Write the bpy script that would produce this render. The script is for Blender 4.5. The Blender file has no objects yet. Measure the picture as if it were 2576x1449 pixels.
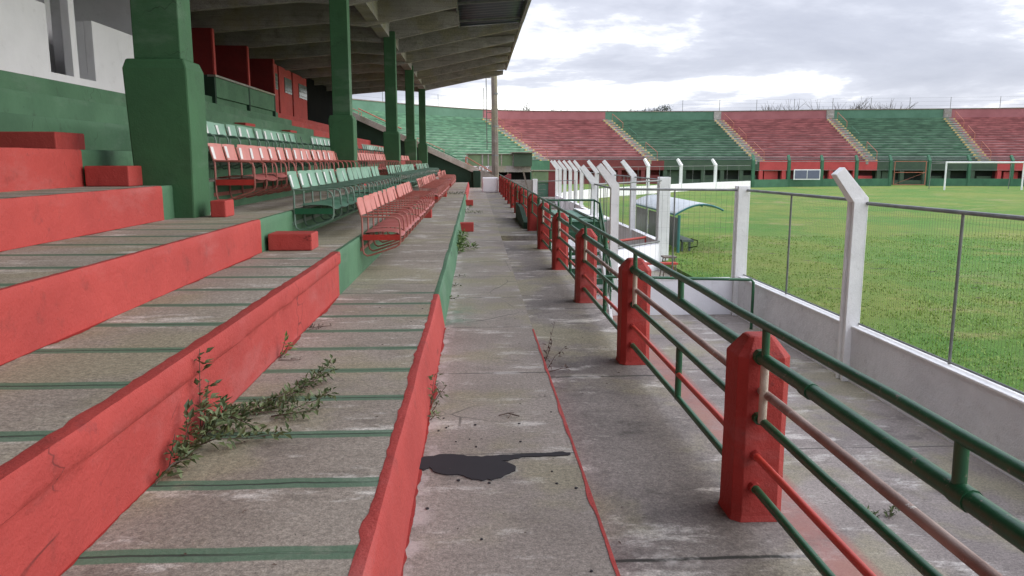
import bpy, math, random
from mathutils import Vector, noise as mnoise
random.seed(7)
R = math.radians
S = bpy.context.scene
COL = S.collection

# ------------------------------------------------------------------ camera
cam_d = bpy.data.cameras.new('camera'); cam = bpy.data.objects.new('camera', cam_d); COL.objects.link(cam)
cam.location = (0, 0, 1.6); cam.rotation_euler = (R(90 - 9.3), 0, R(-2.72))
cam_d.sensor_width = 36; cam_d.lens = 1960 / 2576 * 36; cam_d.clip_start = .05; cam_d.clip_end = 3000
S.camera = cam
# ------------------------------------------------------------------ view, sky, sun
S.view_settings.view_transform = 'Standard'; S.view_settings.look = 'None'
S.view_settings.exposure = 0.80; S.view_settings.gamma = 1
SUN_EL, SUN_AZ = R(22), R(86)            # azimuth: from +Y towards +X
W = bpy.data.worlds.new('World'); S.world = W; W.use_nodes = True
wn = W.node_tree; wn.nodes.clear()
def wnode(t, **k):
    n = wn.nodes.new(t)
    for a, b in k.items(): setattr(n, a, b)
    return n
def wl(a, b): wn.links.new(a, b)
out = wnode('ShaderNodeOutputWorld'); bg = wnode('ShaderNodeBackground'); wl(bg.outputs[0], out.inputs[0])
sky = wnode('ShaderNodeTexSky'); sky.sky_type = 'NISHITA'; sky.sun_disc = False
sky.sun_elevation = SUN_EL; sky.sun_rotation = SUN_AZ
skm = wnode('ShaderNodeVectorMath', operation='SCALE'); wl(sky.outputs[0], skm.inputs[0]); skm.inputs['Scale'].default_value = .1
tc = wnode('ShaderNodeTexCoord')
sx = wnode('ShaderNodeSeparateXYZ'); wl(tc.outputs['Generated'], sx.inputs[0])
def wm(op, a, b=None, c=None):
    n = wnode('ShaderNodeMath', operation=op)
    for i, v in enumerate((a, b, c)):
        if v is None: continue
        if isinstance(v, (int, float)): n.inputs[i].default_value = v
        else: wl(v, n.inputs[i])
    return n.outputs[0]
zz = wm('ADD', wm('MAXIMUM', sx.outputs[2], 0), .09)
cx = wnode('ShaderNodeCombineXYZ'); wl(wm('DIVIDE', sx.outputs[0], zz), cx.inputs[0]); wl(wm('DIVIDE', sx.outputs[1], zz), cx.inputs[1])
def wnoise(scale, det, rough, off, dist=0):
    a = wnode('ShaderNodeVectorMath', operation='ADD'); wl(cx.outputs[0], a.inputs[0]); a.inputs[1].default_value = off
    n = wnode('ShaderNodeTexNoise'); wl(a.outputs[0], n.inputs['Vector'])
    n.inputs['Scale'].default_value = scale; n.inputs['Detail'].default_value = det; n.inputs['Roughness'].default_value = rough
    n.inputs['Distortion'].default_value = dist
    return n.outputs[0]
def wramp(v, stops):
    r = wnode('ShaderNodeValToRGB'); wl(v, r.inputs[0]); e = r.color_ramp.elements
    while len(e) < len(stops): e.new(.5)
    for i, (p, c) in enumerate(stops): e[i].position = p; e[i].color = (*c, 1)
    return r.outputs[0]
n1 = wnoise(.40, 10, .60, (3.1, 1.7, 0), .25)
n2 = wnoise(.16, 3, .5, (9.3, 4.4, 2))
low = wm('POWER', wm('SUBTRACT', 1, wm('MINIMUM', wm('MAXIMUM', sx.outputs[2], 0), 1)), 9)
cv = wm('ADD', wm('ADD', wm('MULTIPLY', n1, 1.0), wm('MULTIPLY', n2, .2)), wm('SUBTRACT', wm('MULTIPLY', low, .055), .088))
clouds = wramp(cv, [(.40, (.42, .44, .53)), (.51, (.50, .52, .61)), (.565, (.60, .62, .71)), (.60, (.92, .93, .96)), (.68, (1.7, 1.7, 1.66))])
mx = wnode('ShaderNodeMixRGB'); mx.inputs[0].default_value = .9; wl(skm.outputs[0], mx.inputs[1]); wl(clouds, mx.inputs[2])
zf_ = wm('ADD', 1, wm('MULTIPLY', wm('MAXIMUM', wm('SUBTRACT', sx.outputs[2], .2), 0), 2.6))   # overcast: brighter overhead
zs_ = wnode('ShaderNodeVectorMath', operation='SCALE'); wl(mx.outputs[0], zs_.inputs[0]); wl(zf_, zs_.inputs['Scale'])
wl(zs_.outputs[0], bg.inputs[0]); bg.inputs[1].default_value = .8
sd = bpy.data.lights.new('sun', 'SUN'); so = bpy.data.objects.new('sun', sd); COL.objects.link(so)
sd.energy = 1.5; sd.angle = R(60); sd.color = (1, .96, .9)
d = Vector((math.sin(SUN_AZ) * math.cos(SUN_EL), math.cos(SUN_AZ) * math.cos(SUN_EL), math.sin(SUN_EL)))
so.rotation_euler = (-d).to_track_quat('-Z', 'Y').to_euler(); so.location = (30, 20, 40)

# ------------------------------------------------------------------ helpers
class MB:
    def __init__(s): s.v = []; s.f = []
    def add(s, vs, fs):
        o = len(s.v); s.v += [tuple(p) for p in vs]; s.f += [tuple(i + o for i in f) for f in fs]
    def box(s, x0, y0, z0, x1, y1, z1):
        if x0 > x1: x0, x1 = x1, x0
        if y0 > y1: y0, y1 = y1, y0
        if z0 > z1: z0, z1 = z1, z0
        s.add([(x0, y0, z0), (x1, y0, z0), (x1, y1, z0), (x0, y1, z0), (x0, y0, z1), (x1, y0, z1), (x1, y1, z1), (x0, y1, z1)],
              [(0, 3, 2, 1), (4, 5, 6, 7), (0, 1, 5, 4), (1, 2, 6, 5), (2, 3, 7, 6), (3, 0, 4, 7)])
    def bar(s, a, b, w, h=None, up=(0, 0, 1)):      # rectangular bar from a to b
        h = h or w; a = Vector(a); b = Vector(b); t = (b - a).normalized(); u = Vector(up)
        if abs(t.dot(u)) > .97: u = Vector((1, 0, 0))
        r = t.cross(u).normalized(); u = r.cross(t)
        vs = []
        for p in (a, b):
            for i, j in ((-1, -1), (1, -1), (1, 1), (-1, 1)): vs.append(p + r * (i * w / 2) + u * (j * h / 2))
        s.add(vs, [(0, 1, 2, 3), (7, 6, 5, 4), (0, 4, 5, 1), (1, 5, 6, 2), (2, 6, 7, 3), (3, 7, 4, 0)])
    def tube(s, pts, r, n=8, r2=None):
        pts = [Vector(p) for p in pts]; k = len(pts); vs = []; fs = []
        prev = None
        for i, p in enumerate(pts):
            t = (pts[min(i + 1, k - 1)] - pts[max(i - 1, 0)]).normalized()
            if prev is None:
                q = Vector((0, 0, 1)) if abs(t.z) < .9 else Vector((1, 0, 0)); a = t.cross(q).normalized()
            else: a = (prev - t * prev.dot(t)).normalized()
            prev = a; b = t.cross(a)
            rr = r if r2 is None else r + (r2 - r) * i / (k - 1)
            for j in range(n):
                g = 2 * math.pi * j / n; vs.append(p + (a * math.cos(g) + b * math.sin(g)) * rr)
        for i in range(k - 1):
            for j in range(n):
                fs.append((i * n + j, i * n + (j + 1) % n, (i + 1) * n + (j + 1) % n, (i + 1) * n + j))
        fs.append(tuple(range(n))[::-1]); fs.append(tuple((k - 1) * n + j for j in range(n)))
        s.add(vs, fs)
    def prism(s, poly, a, b, ax='y'):                # polygon in the other two axes, extruded a->b
        n = len(poly); vs = []
        for c in (a, b):
            for p, q in poly: vs.append({'y': (p, c, q), 'x': (c, p, q), 'z': (p, q, c)}[ax])
        s.add(vs, [tuple(range(n)), tuple(range(2 * n - 1, n - 1, -1))] + [(i, i + n, (i + 1) % n + n, (i + 1) % n) for i in range(n)])
    def grid(s, fn, nu, nv):
        vs = [fn(i / nu, j / nv) for j in range(nv + 1) for i in range(nu + 1)]
        s.add(vs, [(j * (nu + 1) + i, j * (nu + 1) + i + 1, (j + 1) * (nu + 1) + i + 1, (j + 1) * (nu + 1) + i) for j in range(nv) for i in range(nu)])
    def mesh(s, name, m, smooth=False, fix=True):
        me = bpy.data.meshes.new(name); me.from_pydata(s.v, [], s.f); me.materials.append(m)
        if fix:
            import bmesh
            bm = bmesh.new(); bm.from_mesh(me); bmesh.ops.recalc_face_normals(bm, faces=bm.faces); bm.to_mesh(me); bm.free()
        if smooth:
            me.shade_smooth()
            try: me.set_sharp_from_angle(angle=R(40))
            except Exception: pass
        return me
    def obj(s, name, m, parent=None, smooth=False, bevel=0, fix=True):
        o = bpy.data.objects.new(name, s.mesh(name, m, smooth, fix)); COL.objects.link(o)
        if parent: o.parent = parent; o.matrix_parent_inverse = parent.matrix_world.inverted() if False else o.matrix_parent_inverse
        if bevel:
            b = o.modifiers.new('bevel', 'BEVEL'); b.width = bevel; b.segments = 2; b.limit_method = 'ANGLE'
        return o
def tag(o, label=None, cat=None, group=None, kind=None):
    for k, v in (('label', label), ('category', cat), ('group', group), ('kind', kind)):
        if v: o[k] = v
    return o
def thing(name, label, cat, loc=(0, 0, 0), rz=0, group=None):
    o = bpy.data.objects.new(name, None); COL.objects.link(o); o.location = loc; o.rotation_euler = (0, 0, rz)
    o.empty_display_size = .2
    return tag(o, label, cat, group)
def copyobj(o, parent, loc=None, rot=None):
    c = o.copy(); COL.objects.link(c); c.parent = parent
    if loc: c.location = loc
    if rot: c.rotation_euler = rot
    return c
def nz(x, y, z=0): return mnoise.noise(Vector((x, y, z)))

# ------------------------------------------------------------------ materials
class M:
    def __init__(s, name, rough=.8):
        s.m = bpy.data.materials.new(name); s.m.use_nodes = True; s.t = s.m.node_tree; s.b = s.t.nodes['Principled BSDF']
        s.b.inputs['Roughness'].default_value = rough
        s.g = s.n('ShaderNodeNewGeometry'); s.pos = s.g.outputs['Position']
        s.oc = s.n('ShaderNodeTexCoord').outputs['Object']
    def n(s, t, **k):
        x = s.t.nodes.new(t)
        for a, b in k.items(): setattr(x, a, b)
        return x
    def l(s, a, b):
        if isinstance(a, (int, float)): b.default_value = a
        elif isinstance(a, tuple): b.default_value = (*a, 1) if len(a) == 3 and b.type == 'RGBA' else a
        else: s.t.links.new(a, b)
    def math(s, op, a, b=0, c=0):
        x = s.n('ShaderNodeMath', operation=op); s.l(a, x.inputs[0]); s.l(b, x.inputs[1]); s.l(c, x.inputs[2]); return x.outputs[0]
    def mapv(s, v, sc=(1, 1, 1), lo=(0, 0, 0), ro=(0, 0, 0)):
        x = s.n('ShaderNodeMapping'); s.l(v, x.inputs[0]); x.inputs[1].default_value = lo; x.inputs[2].default_value = ro; x.inputs[3].default_value = sc; return x.outputs[0]
    def noise(s, sc, det=4, ro=.55, v=None, st=None):
        v = v or s.pos
        if st: v = s.mapv(v, st)
        x = s.n('ShaderNodeTexNoise'); s.l(v, x.inputs['Vector']); x.inputs['Scale'].default_value = sc
        x.inputs['Detail'].default_value = det; x.inputs['Roughness'].default_value = ro; return x.outputs[0]
    def vor(s, sc, feat='F1', v=None):
        x = s.n('ShaderNodeTexVoronoi', feature=feat); s.l(v or s.pos, x.inputs['Vector']); x.inputs['Scale'].default_value = sc; return x.outputs['Distance']
    def st(s, v, a, b):                               # smooth 0..1 between a and b
        x = s.n('ShaderNodeMapRange'); x.interpolation_type = 'SMOOTHSTEP'; s.l(v, x.inputs[0]); x.inputs[1].default_value = a; x.inputs[2].default_value = b; return x.outputs[0]
    def mix(s, f, a, b, mode='MIX'):
        x = s.n('ShaderNodeMixRGB', blend_type=mode); s.l(f, x.inputs[0]); s.l(a, x.inputs[1]); s.l(b, x.inputs[2]); return x.outputs[0]
    def sep(s, v=None):
        x = s.n('ShaderNodeSeparateXYZ'); s.l(v or s.pos, x.inputs[0]); return x.outputs
    def bump(s, h, st=.3, d=.01):
        x = s.n('ShaderNodeBump'); x.inputs['Strength'].default_value = st; x.inputs['Distance'].default_value = d; s.l(h, x.inputs['Height']); s.l(x.outputs[0], s.b.inputs['Normal'])
    def col(s, c): s.l(c, s.b.inputs['Base Color']); return s
    def rough(s, c): s.l(c, s.b.inputs['Roughness'])

def paint(name, c, c2, dirt=(.09, .07, .06), dirtamt=.5, sc=1.0, rough=.72, bump=.5, chips=None, local=False, pits=False):
    m = M(name, rough); v = m.oc if local else m.pos
    k = m.mix(m.st(m.noise(1.3 * sc, 5, .6, v), .3, .7), c, c2)
    k = m.mix(m.math('MULTIPLY', m.st(m.noise(5 * sc, 6, .65, v), .55, .8), dirtamt), k, dirt)
    if chips: k = m.mix(m.st(m.noise(6 * sc, 7, .75, v), .61, .65), k, chips)
    if pits:
        p1 = m.math('MULTIPLY', m.st(m.noise(16, 6, .78, v), .655, .70), m.st(m.noise(2.1, 3, .6, v), .46, .56))
        cr_ = m.math('MULTIPLY', m.st(m.vor(2.3, 'DISTANCE_TO_EDGE', m.mix(.12, v, m.n('ShaderNodeTexNoise').outputs[1])), .012, .004), m.st(m.noise(1.1, 3, .6, v), .56, .64))
        k = m.mix(m.math('MULTIPLY', m.math('MAXIMUM', p1, cr_), .75), k, tuple(x * .28 for x in c))
        k = m.mix(m.math('MULTIPLY', m.st(m.noise(.6, 6, .7, v, (1, 1, 3)), .52, .7), .35), k, tuple(min(1, x * .75 + .12) for x in c))
    m.col(k)
    h = m.math('ADD', m.math('MULTIPLY', m.noise(7 * sc, 4, .6, v), .7), m.math('MULTIPLY', m.noise(60 * sc, 5, .7, v), .3))
    m.bump(h, bump, .02)
    return m.m
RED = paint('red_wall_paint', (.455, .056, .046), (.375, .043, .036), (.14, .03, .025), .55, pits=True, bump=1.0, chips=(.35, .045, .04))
REDP = paint('red_post_paint', (.35, .027, .019), (.28, .021, .015), (.12, .025, .02), .5, pits=True, chips=(.24, .022, .016), bump=.9)
REDB = paint('red_block_paint', (.46, .05, .04), (.36, .04, .034), (.12, .03, .03), .35)
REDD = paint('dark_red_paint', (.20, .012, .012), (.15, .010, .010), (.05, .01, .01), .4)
GRN = paint('green_wall_paint', (.082, .195, .105), (.058, .148, .078), (.03, .05, .03), .6, pits=True)
GRNC = paint('green_column_paint', (.038, .13, .05), (.03, .10, .04), (.025, .05, .025), .4, pits=True)
GRND = paint('dark_green_paint', (.012, .05, .026), (.009, .038, .02), (.01, .02, .012), .4)
WHT = paint('white_wall_paint', (.86, .86, .90), (.80, .80, .84), (.28, .27, .27), .18)
WHTF = paint('white_post_paint', (.85, .85, .85), (.76, .76, .76), (.28, .27, .25), .3, sc=2.2)
GRYW = paint('grey_inner_wall_paint', (.80, .80, .84), (.72, .72, .76), (.2, .2, .2), .2)
PIPEG = paint('green_pipe_paint', (.015, .105, .042), (.010, .072, .03), (.05, .045, .035), .5, sc=4, rough=.38, bump=.15, chips=(.20, .17, .14))
PIPER = paint('red_pipe_paint', (.52, .055, .035), (.42, .045, .03), (.18, .05, .04), .3, sc=4, rough=.45, bump=.15)
RUST = paint('rusty_pipe_paint', (.34, .25, .21), (.20, .12, .095), (.08, .028, .015), .9, sc=2.5, rough=.6, bump=.3, chips=(.5, .47, .42))
FLAKE = paint('flaked_white_pipe_paint', (.55, .48, .40), (.42, .34, .26), (.10, .05, .03), .9, sc=9, rough=.6)
GALV = paint('galvanised_pipe', (.20, .21, .20), (.12, .13, .13), (.08, .06, .05), .5, sc=4, rough=.45, bump=.1)
WIRE = paint('wire_metal', (.13, .14, .12), (.10, .10, .09), (.08, .05, .04), .4, sc=4, rough=.5, bump=0.02)
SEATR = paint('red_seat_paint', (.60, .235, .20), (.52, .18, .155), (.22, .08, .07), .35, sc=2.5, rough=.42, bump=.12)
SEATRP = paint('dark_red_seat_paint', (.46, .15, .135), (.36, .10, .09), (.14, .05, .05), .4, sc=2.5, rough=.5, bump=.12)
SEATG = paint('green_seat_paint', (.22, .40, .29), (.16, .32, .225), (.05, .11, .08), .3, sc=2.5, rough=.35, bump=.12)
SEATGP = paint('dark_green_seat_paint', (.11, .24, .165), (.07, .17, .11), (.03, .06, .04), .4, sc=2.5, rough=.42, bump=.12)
TUBER = paint('red_tube_paint', (.42, .15, .12), (.32, .10, .08), (.10, .04, .03), .5, sc=6, rough=.45, bump=.1)
TUBEG = paint('green_tube_paint', (.17, .25, .20), (.10, .17, .13), (.04, .05, .04), .4, sc=6, rough=.4, bump=.1)
PAPER = paint('white_number_sticker', (.78, .78, .77), (.66, .66, .66), (.4, .4, .42), .4, sc=8, rough=.5, bump=.02)
ENDR = paint('bright_red_board_paint', (.50, .03, .02), (.42, .025, .018), (.14, .02, .02), .3, sc=3)
ENDG = paint('bright_green_board_paint', (.01, .11, .045), (.008, .09, .036), (.02, .04, .02), .3, sc=3)
YEL = paint('yellow_marking_paint', (.62, .46, .16), (.5, .38, .15), (.3, .26, .2), .4)
ORG = paint('orange_handrail_paint', (.42, .15, .09), (.34, .12, .075), (.2, .08, .05), .3)
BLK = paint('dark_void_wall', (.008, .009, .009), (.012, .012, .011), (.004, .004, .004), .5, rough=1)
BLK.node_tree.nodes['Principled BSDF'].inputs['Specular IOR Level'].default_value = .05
TERR = None
def terr(name, c, c2, dk):
    m = M(name, .85)
    a = m.noise(.55, 5, .6, st=(1, 1, 5)); b = m.noise(2.2, 4, .6, st=(.45, .45, 3.2))
    k = m.mix(m.st(a, .3, .7), c, c2)
    k = m.mix(m.math('MULTIPLY', m.st(b, .46, .66), .75), k, dk)
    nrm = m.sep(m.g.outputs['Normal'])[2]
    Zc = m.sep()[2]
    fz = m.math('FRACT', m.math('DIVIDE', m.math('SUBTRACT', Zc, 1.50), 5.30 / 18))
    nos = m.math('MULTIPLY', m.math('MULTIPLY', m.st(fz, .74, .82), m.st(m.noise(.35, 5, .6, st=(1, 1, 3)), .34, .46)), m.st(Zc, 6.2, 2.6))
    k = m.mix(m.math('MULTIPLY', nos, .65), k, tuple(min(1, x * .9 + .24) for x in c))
    k = m.mix(m.math('MULTIPLY', m.st(fz, .3, .15), .75), k, tuple(x * .5 for x in dk))  # dark foot of each step: crease shade painted into the colour
    bk = m.vor(1, v=m.mapv(m.pos, (.55, .55, 3.4)))
    k = m.mix(.5, k, m.mix(m.st(m.noise(1.0, 1, .3, st=(.9, .9, 3.4)), .35, .65), (.55, .55, .55), (1.25, 1.25, 1.25)), 'MULTIPLY')
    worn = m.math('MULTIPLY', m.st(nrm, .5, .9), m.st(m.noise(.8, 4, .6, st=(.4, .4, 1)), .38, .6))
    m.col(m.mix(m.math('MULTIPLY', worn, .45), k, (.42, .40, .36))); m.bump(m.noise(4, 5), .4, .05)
    return m.m
TR = terr('faded_red_terrace_paint', (.37, .125, .12), (.30, .095, .093), (.19, .06, .06))
TG = terr('faded_green_terrace_paint', (.095, .195, .115), (.068, .15, .088), (.038, .092, .055))
TGL = terr('light_green_terrace_paint', (.12, .26, .15), (.085, .20, .12), (.06, .15, .09))
def concrete(name, c1, c2, white=.35, stain=.5, dark=(.05, .045, .04), board=False, joint=None, stripes=False, redband=False, rough=.9):
    m = M(name, rough); X, Y, Z = m.sep()
    k = m.mix(m.st(m.noise(.9, 5, .6), .3, .7), c1, c2)
    k = m.mix(m.math('MULTIPLY', m.st(m.noise(2.6, 7, .68, st=(1, 1.6, 1)), .52, .72), stain), k, tuple(x * .55 for x in c2))
    k = m.mix(m.math('MULTIPLY', m.st(m.noise(1.7, 8, .72, st=(.8, 2, 1)), .54, .66), min(1, white)), k, (.60, .565, .52))
    k = m.mix(m.math('MULTIPLY', m.st(m.noise(.75, 4, .6), .48, .62), .6), k, (.29, .265, .165))
    fine = m.noise(45, 4, .8)
    k = m.mix(.9, k, m.mix(m.st(fine, .3, .7), (.66, .66, .66), (1.32, 1.32, 1.32)), 'MULTIPLY')
    k = m.mix(.8, k, m.mix(m.st(m.noise(130, 2, .6), .3, .7), (.75, .75, .75), (1.25, 1.25, 1.25)), 'MULTIPLY')
    sp = m.st(m.vor(16), .06, .035)
    k = m.mix(m.math('MULTIPLY', sp, m.st(m.noise(2.3, 2), .5, .6)), k, dark)
    h = m.math('ADD', m.math('MULTIPLY', m.noise(12, 5, .6), .6), m.math('MULTIPLY', fine, .4))
    if board:
        w = m.math('FRACT', m.math('MULTIPLY', m.math('ADD', Z, m.math('MULTIPLY', m.noise(.7, 3), .04)), 7.0))
        ln = m.st(w, .1, .0); k = m.mix(m.math('MULTIPLY', ln, .45), k, dark)
        k = m.mix(m.math('MULTIPLY', m.st(m.noise(3, 6, .7, st=(.35, .35, 3)), .5, .7), .6), k, tuple(x * .6 for x in c2))
    wob = m.math('MULTIPLY', m.math('SUBTRACT', m.noise(3.2, 4, .6), .5), .05)
    if joint:
        per, off, wd = joint
        f = m.math('ABSOLUTE', m.math('SUBTRACT', m.math('FRACT', m.math('ADD', m.math('DIVIDE', m.math('ADD', m.math('SUBTRACT', Y, off), m.math('MULTIPLY', wob, .6)), per), .5)), .5))
        ln = m.st(f, wd / per, wd / per * .35)
        k = m.mix(m.math('MULTIPLY', ln, m.st(m.noise(1.4, 3), .3, .5)), k, (.035, .035, .03))
        halo = m.math('MULTIPLY', m.st(f, wd * 5 / per, wd / per), m.st(m.noise(2.4, 5, .7), .5, .62))
        k = m.mix(m.math('MULTIPLY', halo, .5), k, (.6, .57, .54))
    if stripes:
        per = .572
        yy = m.math('ADD', m.math('DIVIDE', m.math('ADD', m.math('SUBTRACT', Y, 2.44), m.math('MULTIPLY', wob, .7)), per), .5)
        f = m.math('ABSOLUTE', m.math('SUBTRACT', m.math('FRACT', yy), .5))
        near = m.st(m.math('ADD', Y, m.math('MULTIPLY', m.noise(1.1, 3), 1.5)), 8.6, 7.9)
        g = m.math('MULTIPLY', m.math('MULTIPLY', m.st(f, .092, .074), near), m.st(m.noise(2.1, 5, .7), .2, .42))
        k = m.mix(m.math('MULTIPLY', g, .85), k, (.075, .165, .10))
        jl = m.st(f, .016, .006)
        k = m.mix(m.math('MULTIPLY', jl, m.math('MULTIPLY', m.st(m.noise(.9, 3), .35, .55), .85)), k, (.03, .035, .03))
        h = m.math('SUBTRACT', h, m.math('MULTIPLY', jl, 1.5))
    if name == 'walkway_concrete':
        g = m.math('MULTIPLY', m.math('MULTIPLY', m.st(X, .1, -.25), m.st(Y, 7.3, 7.6)), m.math('MULTIPLY', m.st(Y, 8.9, 8.2), m.st(m.noise(3.2, 5, .7), .42, .6)))
        k = m.mix(m.math('MULTIPLY', g, .6), k, (.13, .24, .17))
        e = m.math('MULTIPLY', m.st(X, -.17, -.27), m.st(m.noise(4, 5, .7), .45, .6)); k = m.mix(m.math('MULTIPLY', e, .5), k, (.62, .55, .53))
        ckd = m.vor(.7, 'DISTANCE_TO_EDGE', m.mix(.1, m.pos, m.n('ShaderNodeTexNoise').outputs[1])); k = m.mix(m.math('MULTIPLY', m.math('MULTIPLY', m.st(ckd, .006, .002), m.st(m.noise(.8, 2), .5, .6)), .7), k, (.08, .07, .06))
    if redband:
        k = m.mix(m.math('MULTIPLY', m.math('MULTIPLY', m.st(X, 2.95, 2.85), m.st(m.noise(1.5, 6, .7), .2, .6)), .75), k, (.36, .15, .125))
    m.col(k); m.bump(h, .55, .015)
    return m.m
RIMR = paint('rim_red_paint', (.38, .14, .145), (.31, .105, .11), (.2, .09, .09), .4, sc=.4)
RIMG = paint('rim_green_paint', (.10, .22, .145), (.07, .17, .105), (.04, .09, .06), .4, sc=.4)
CT1 = concrete('tread_concrete', (.335, .295, .25), (.25, .215, .18), 1.0, .6, stripes=True)
CT2 = concrete('chalky_tread_concrete', (.37, .33, .28), (.28, .245, .205), 1.3, .6, stripes=True)
CW = concrete('walkway_concrete', (.325, .285, .25), (.25, .215, .185), .7, .5, joint=(1.66, 4.10, .012))
CO = concrete('outer_walkway_concrete', (.255, .225, .205), (.17, .148, .135), .8, .85, joint=(2.92, 6.05, .02))
CP = concrete('path_concrete', (.33, .29, .265), (.225, .195, .18), .7, .8, joint=(3.1, 4.4, .012), redband=True)
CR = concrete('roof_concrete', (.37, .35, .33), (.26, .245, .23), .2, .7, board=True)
SLABSHADE = concrete('shaded_slab_concrete', (.17, .16, .15), (.11, .105, .10), .1, .7, board=True)  # darker than the ribs: shade between them painted into the slab colour
CS = concrete('stained_wall_concrete', (.36, .34, .31), (.25, .23, .21), .5, .8)
CG = paint('rendered_wall_paint', (.78, .78, .80), (.66, .66, .68), (.34, .33, .33), .55, bump=1.3)
COPE = concrete('coping_concrete', (.62, .58, .52), (.46, .42, .37), .9, .5)
CM = concrete('mast_concrete', (.21, .18, .15), (.15, .125, .10), .2, .5)
def simple(name, c, rough=.5, metal=0, alpha=1, trans=0):
    m = M(name, rough); k = m.mix(m.noise(6, 4, .6), tuple(x * .8 for x in c), tuple(min(1, x * 1.2) for x in c)); m.col(k)
    m.b.inputs['Metallic'].default_value = metal; m.b.inputs['Alpha'].default_value = alpha; m.b.inputs['Transmission Weight'].default_value = trans
    return m.m
TAR = simple('tar', (.02, .018, .022), .85)
METAL = simple('dark_corrugated_metal', (.075, .09, .12), .5, .3)
POLY = simple('pale_translucent_roof_sheet', (.62, .66, .68), .35, alpha=.8)
BACKP = simple('smoky_back_panel', (.09, .12, .11), .4)
TEAL = simple('teal_painted_steel', (.03, .16, .15), .4)
GLASSB = simple('dull_glass_block', (.13, .17, .15), .25)
BLUEG = simple('blue_grey_pane', (.12, .135, .2), .3)
SKIN_ = None
def leafm(name, c1, c2):
    m = M(name, .6); inf = m.n('ShaderNodeNewGeometry').outputs['Random Per Island']
    m.col(m.mix(inf, c1, c2)); m.b.inputs['Subsurface Weight'].default_value = 0
    return m.m
LEAF = leafm('weed_leaf', (.04, .065, .022), (.16, .20, .085))
LEAFB = leafm('bright_weed_leaf', (.07, .14, .03), (.2, .27, .09))
DRY = leafm('dry_stem', (.06, .04, .03), (.12, .08, .06))
TREEL = leafm('dark_tree_leaf', (.02, .035, .018), (.05, .075, .035))
BARK = simple('bark', (.10, .085, .075), .9)
BLADE = leafm('grass_blade', (.11, .23, .015), (.22, .32, .045))
def grassmat():
    m = M('pitch_grass', .95)
    a = m.noise(.16, 6, .62); b = m.noise(.9, 6, .7, st=(1, 1.2, 1)); c = m.noise(14, 5, .8)
    k = m.mix(m.st(a, .38, .62), (.070, .165, .010), (.14, .19, .022))
    k = m.mix(m.math('MULTIPLY', m.st(b, .48, .68), .7), k, (.21, .22, .05))
    k = m.mix(m.math('MULTIPLY', m.st(m.noise(.45, 6, .72, st=(.7, 1, 1)), .55, .66), .7), k, (.25, .215, .09))
    k = m.mix(m.math('MULTIPLY', m.st(m.noise(.3, 4, .6, st=(1, .5, 1)), .5, .62), .5), k, (.05, .17, .012))
    k = m.mix(m.math('MULTIPLY', m.math('MULTIPLY', m.st(m.noise(22, 2, .6), .66, .72), m.st(m.noise(.35, 4, .6), .52, .6)), .7), k, (.55, .56, .42))
    k = m.mix(.8, k, m.mix(c, (.4, .45, .4), (1.65, 1.6, 1.6)), 'MULTIPLY')
    k = m.mix(m.math('MULTIPLY', m.st(m.noise(1.6, 4, .6, st=(.7, 1.2, 1)), .67, .69), .8), k, (.06, .05, .035))
    m.col(k); m.bump(c, .8, .06); return m.m
GRASS = grassmat()

# ================================================================== THE SETTING
def struct(o): return tag(o, kind='structure')
b = MB(); b.box(-500, -300, -2.2, 600, 900, -1.6); struct(b.obj('ground', CP))
b = MB(); b.box(5.07, -8, -1.58, 110, 125, -1.08); struct(b.obj('pitch', GRASS))
b = MB(); b.box(1.5, -5, -1.58, 5.06, 60, -1.33); struct(b.obj('lower_path', CP))
b = MB(); b.box(-.34, -4, -1.4, .55, 47, 0); wk = struct(b.obj('walkway', CW))
b = MB(); b.box(.551, -4, -1.4, 1.5, 16.9, -.12); b.box(.551, 16.901, -1.4, 1.5, 47, -.02)
struct(b.obj('outer_walkway', CO))
# tar patch and red line lie on the walkway
def px(zx, zy, s=.3106, ox=1700, oy=1650): return ((ox + zx * s) / 1.565, (oy + zy * s) / 1.565)
def unp(q, z):
    F = 1960.; yw = R(2.72); p = R(9.3)
    f = (math.sin(yw) * math.cos(p), math.cos(yw) * math.cos(p), -math.sin(p)); r = (math.cos(yw), -math.sin(yw), 0)
    u = (math.sin(yw) * math.sin(p), math.cos(yw) * math.sin(p), math.cos(p))
    a = (q[0] - 1288) / F; c = (724.5 - q[1]) / F; d = [f[i] + a * r[i] + c * u[i] for i in range(3)]
    t = (z - 1.6) / d[2]; return (d[0] * t, d[1] * t)
tarp = [(-0.31,4.05),(-.24,4.08),(-.13,4.09),(-.05,4.065),(.03,4.05),(.10,4.06),(.22,4.07),(.35,4.085),(.48,4.10),(.52,4.08),(.50,4.05),(.40,4.035),(.31,4.04),(.24,4.03),(.19,3.99),(.13,3.99),
        (.17,3.955),(.205,3.90),(.20,3.845),(.15,3.80),(.12,3.76),(.05,3.735),(-.02,3.745),(-.07,3.79),(-.16,3.81),(-.22,3.85),(-.245,3.91),(-.28,3.885),(-.33,3.91),(-.335,3.98)]
b = MB()
fine = []
for i in range(len(tarp)):
    (xa, ya), (xb, yb) = tarp[i], tarp[(i + 1) % len(tarp)]
    for t in (0, .33, .66): fine.append((xa + (xb - xa) * t + nz(xa * 30, ya * 30, t * 9) * .012, ya + (yb - ya) * t + nz(ya * 40, xa * 40, t * 9) * .022))
b.prism(fine, .002, .007, 'z')
for k in range(26):
    x = random.uniform(-.3, .5); y = 3.95 + random.gauss(0, .45); r = random.uniform(.003, .008)
    b.prism([(x + r * math.cos(a) * random.uniform(.7, 1.6), y + r * 1.5 * math.sin(a)) for a in [i * .9 for i in range(7)]], .002, .005, 'z')
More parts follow.
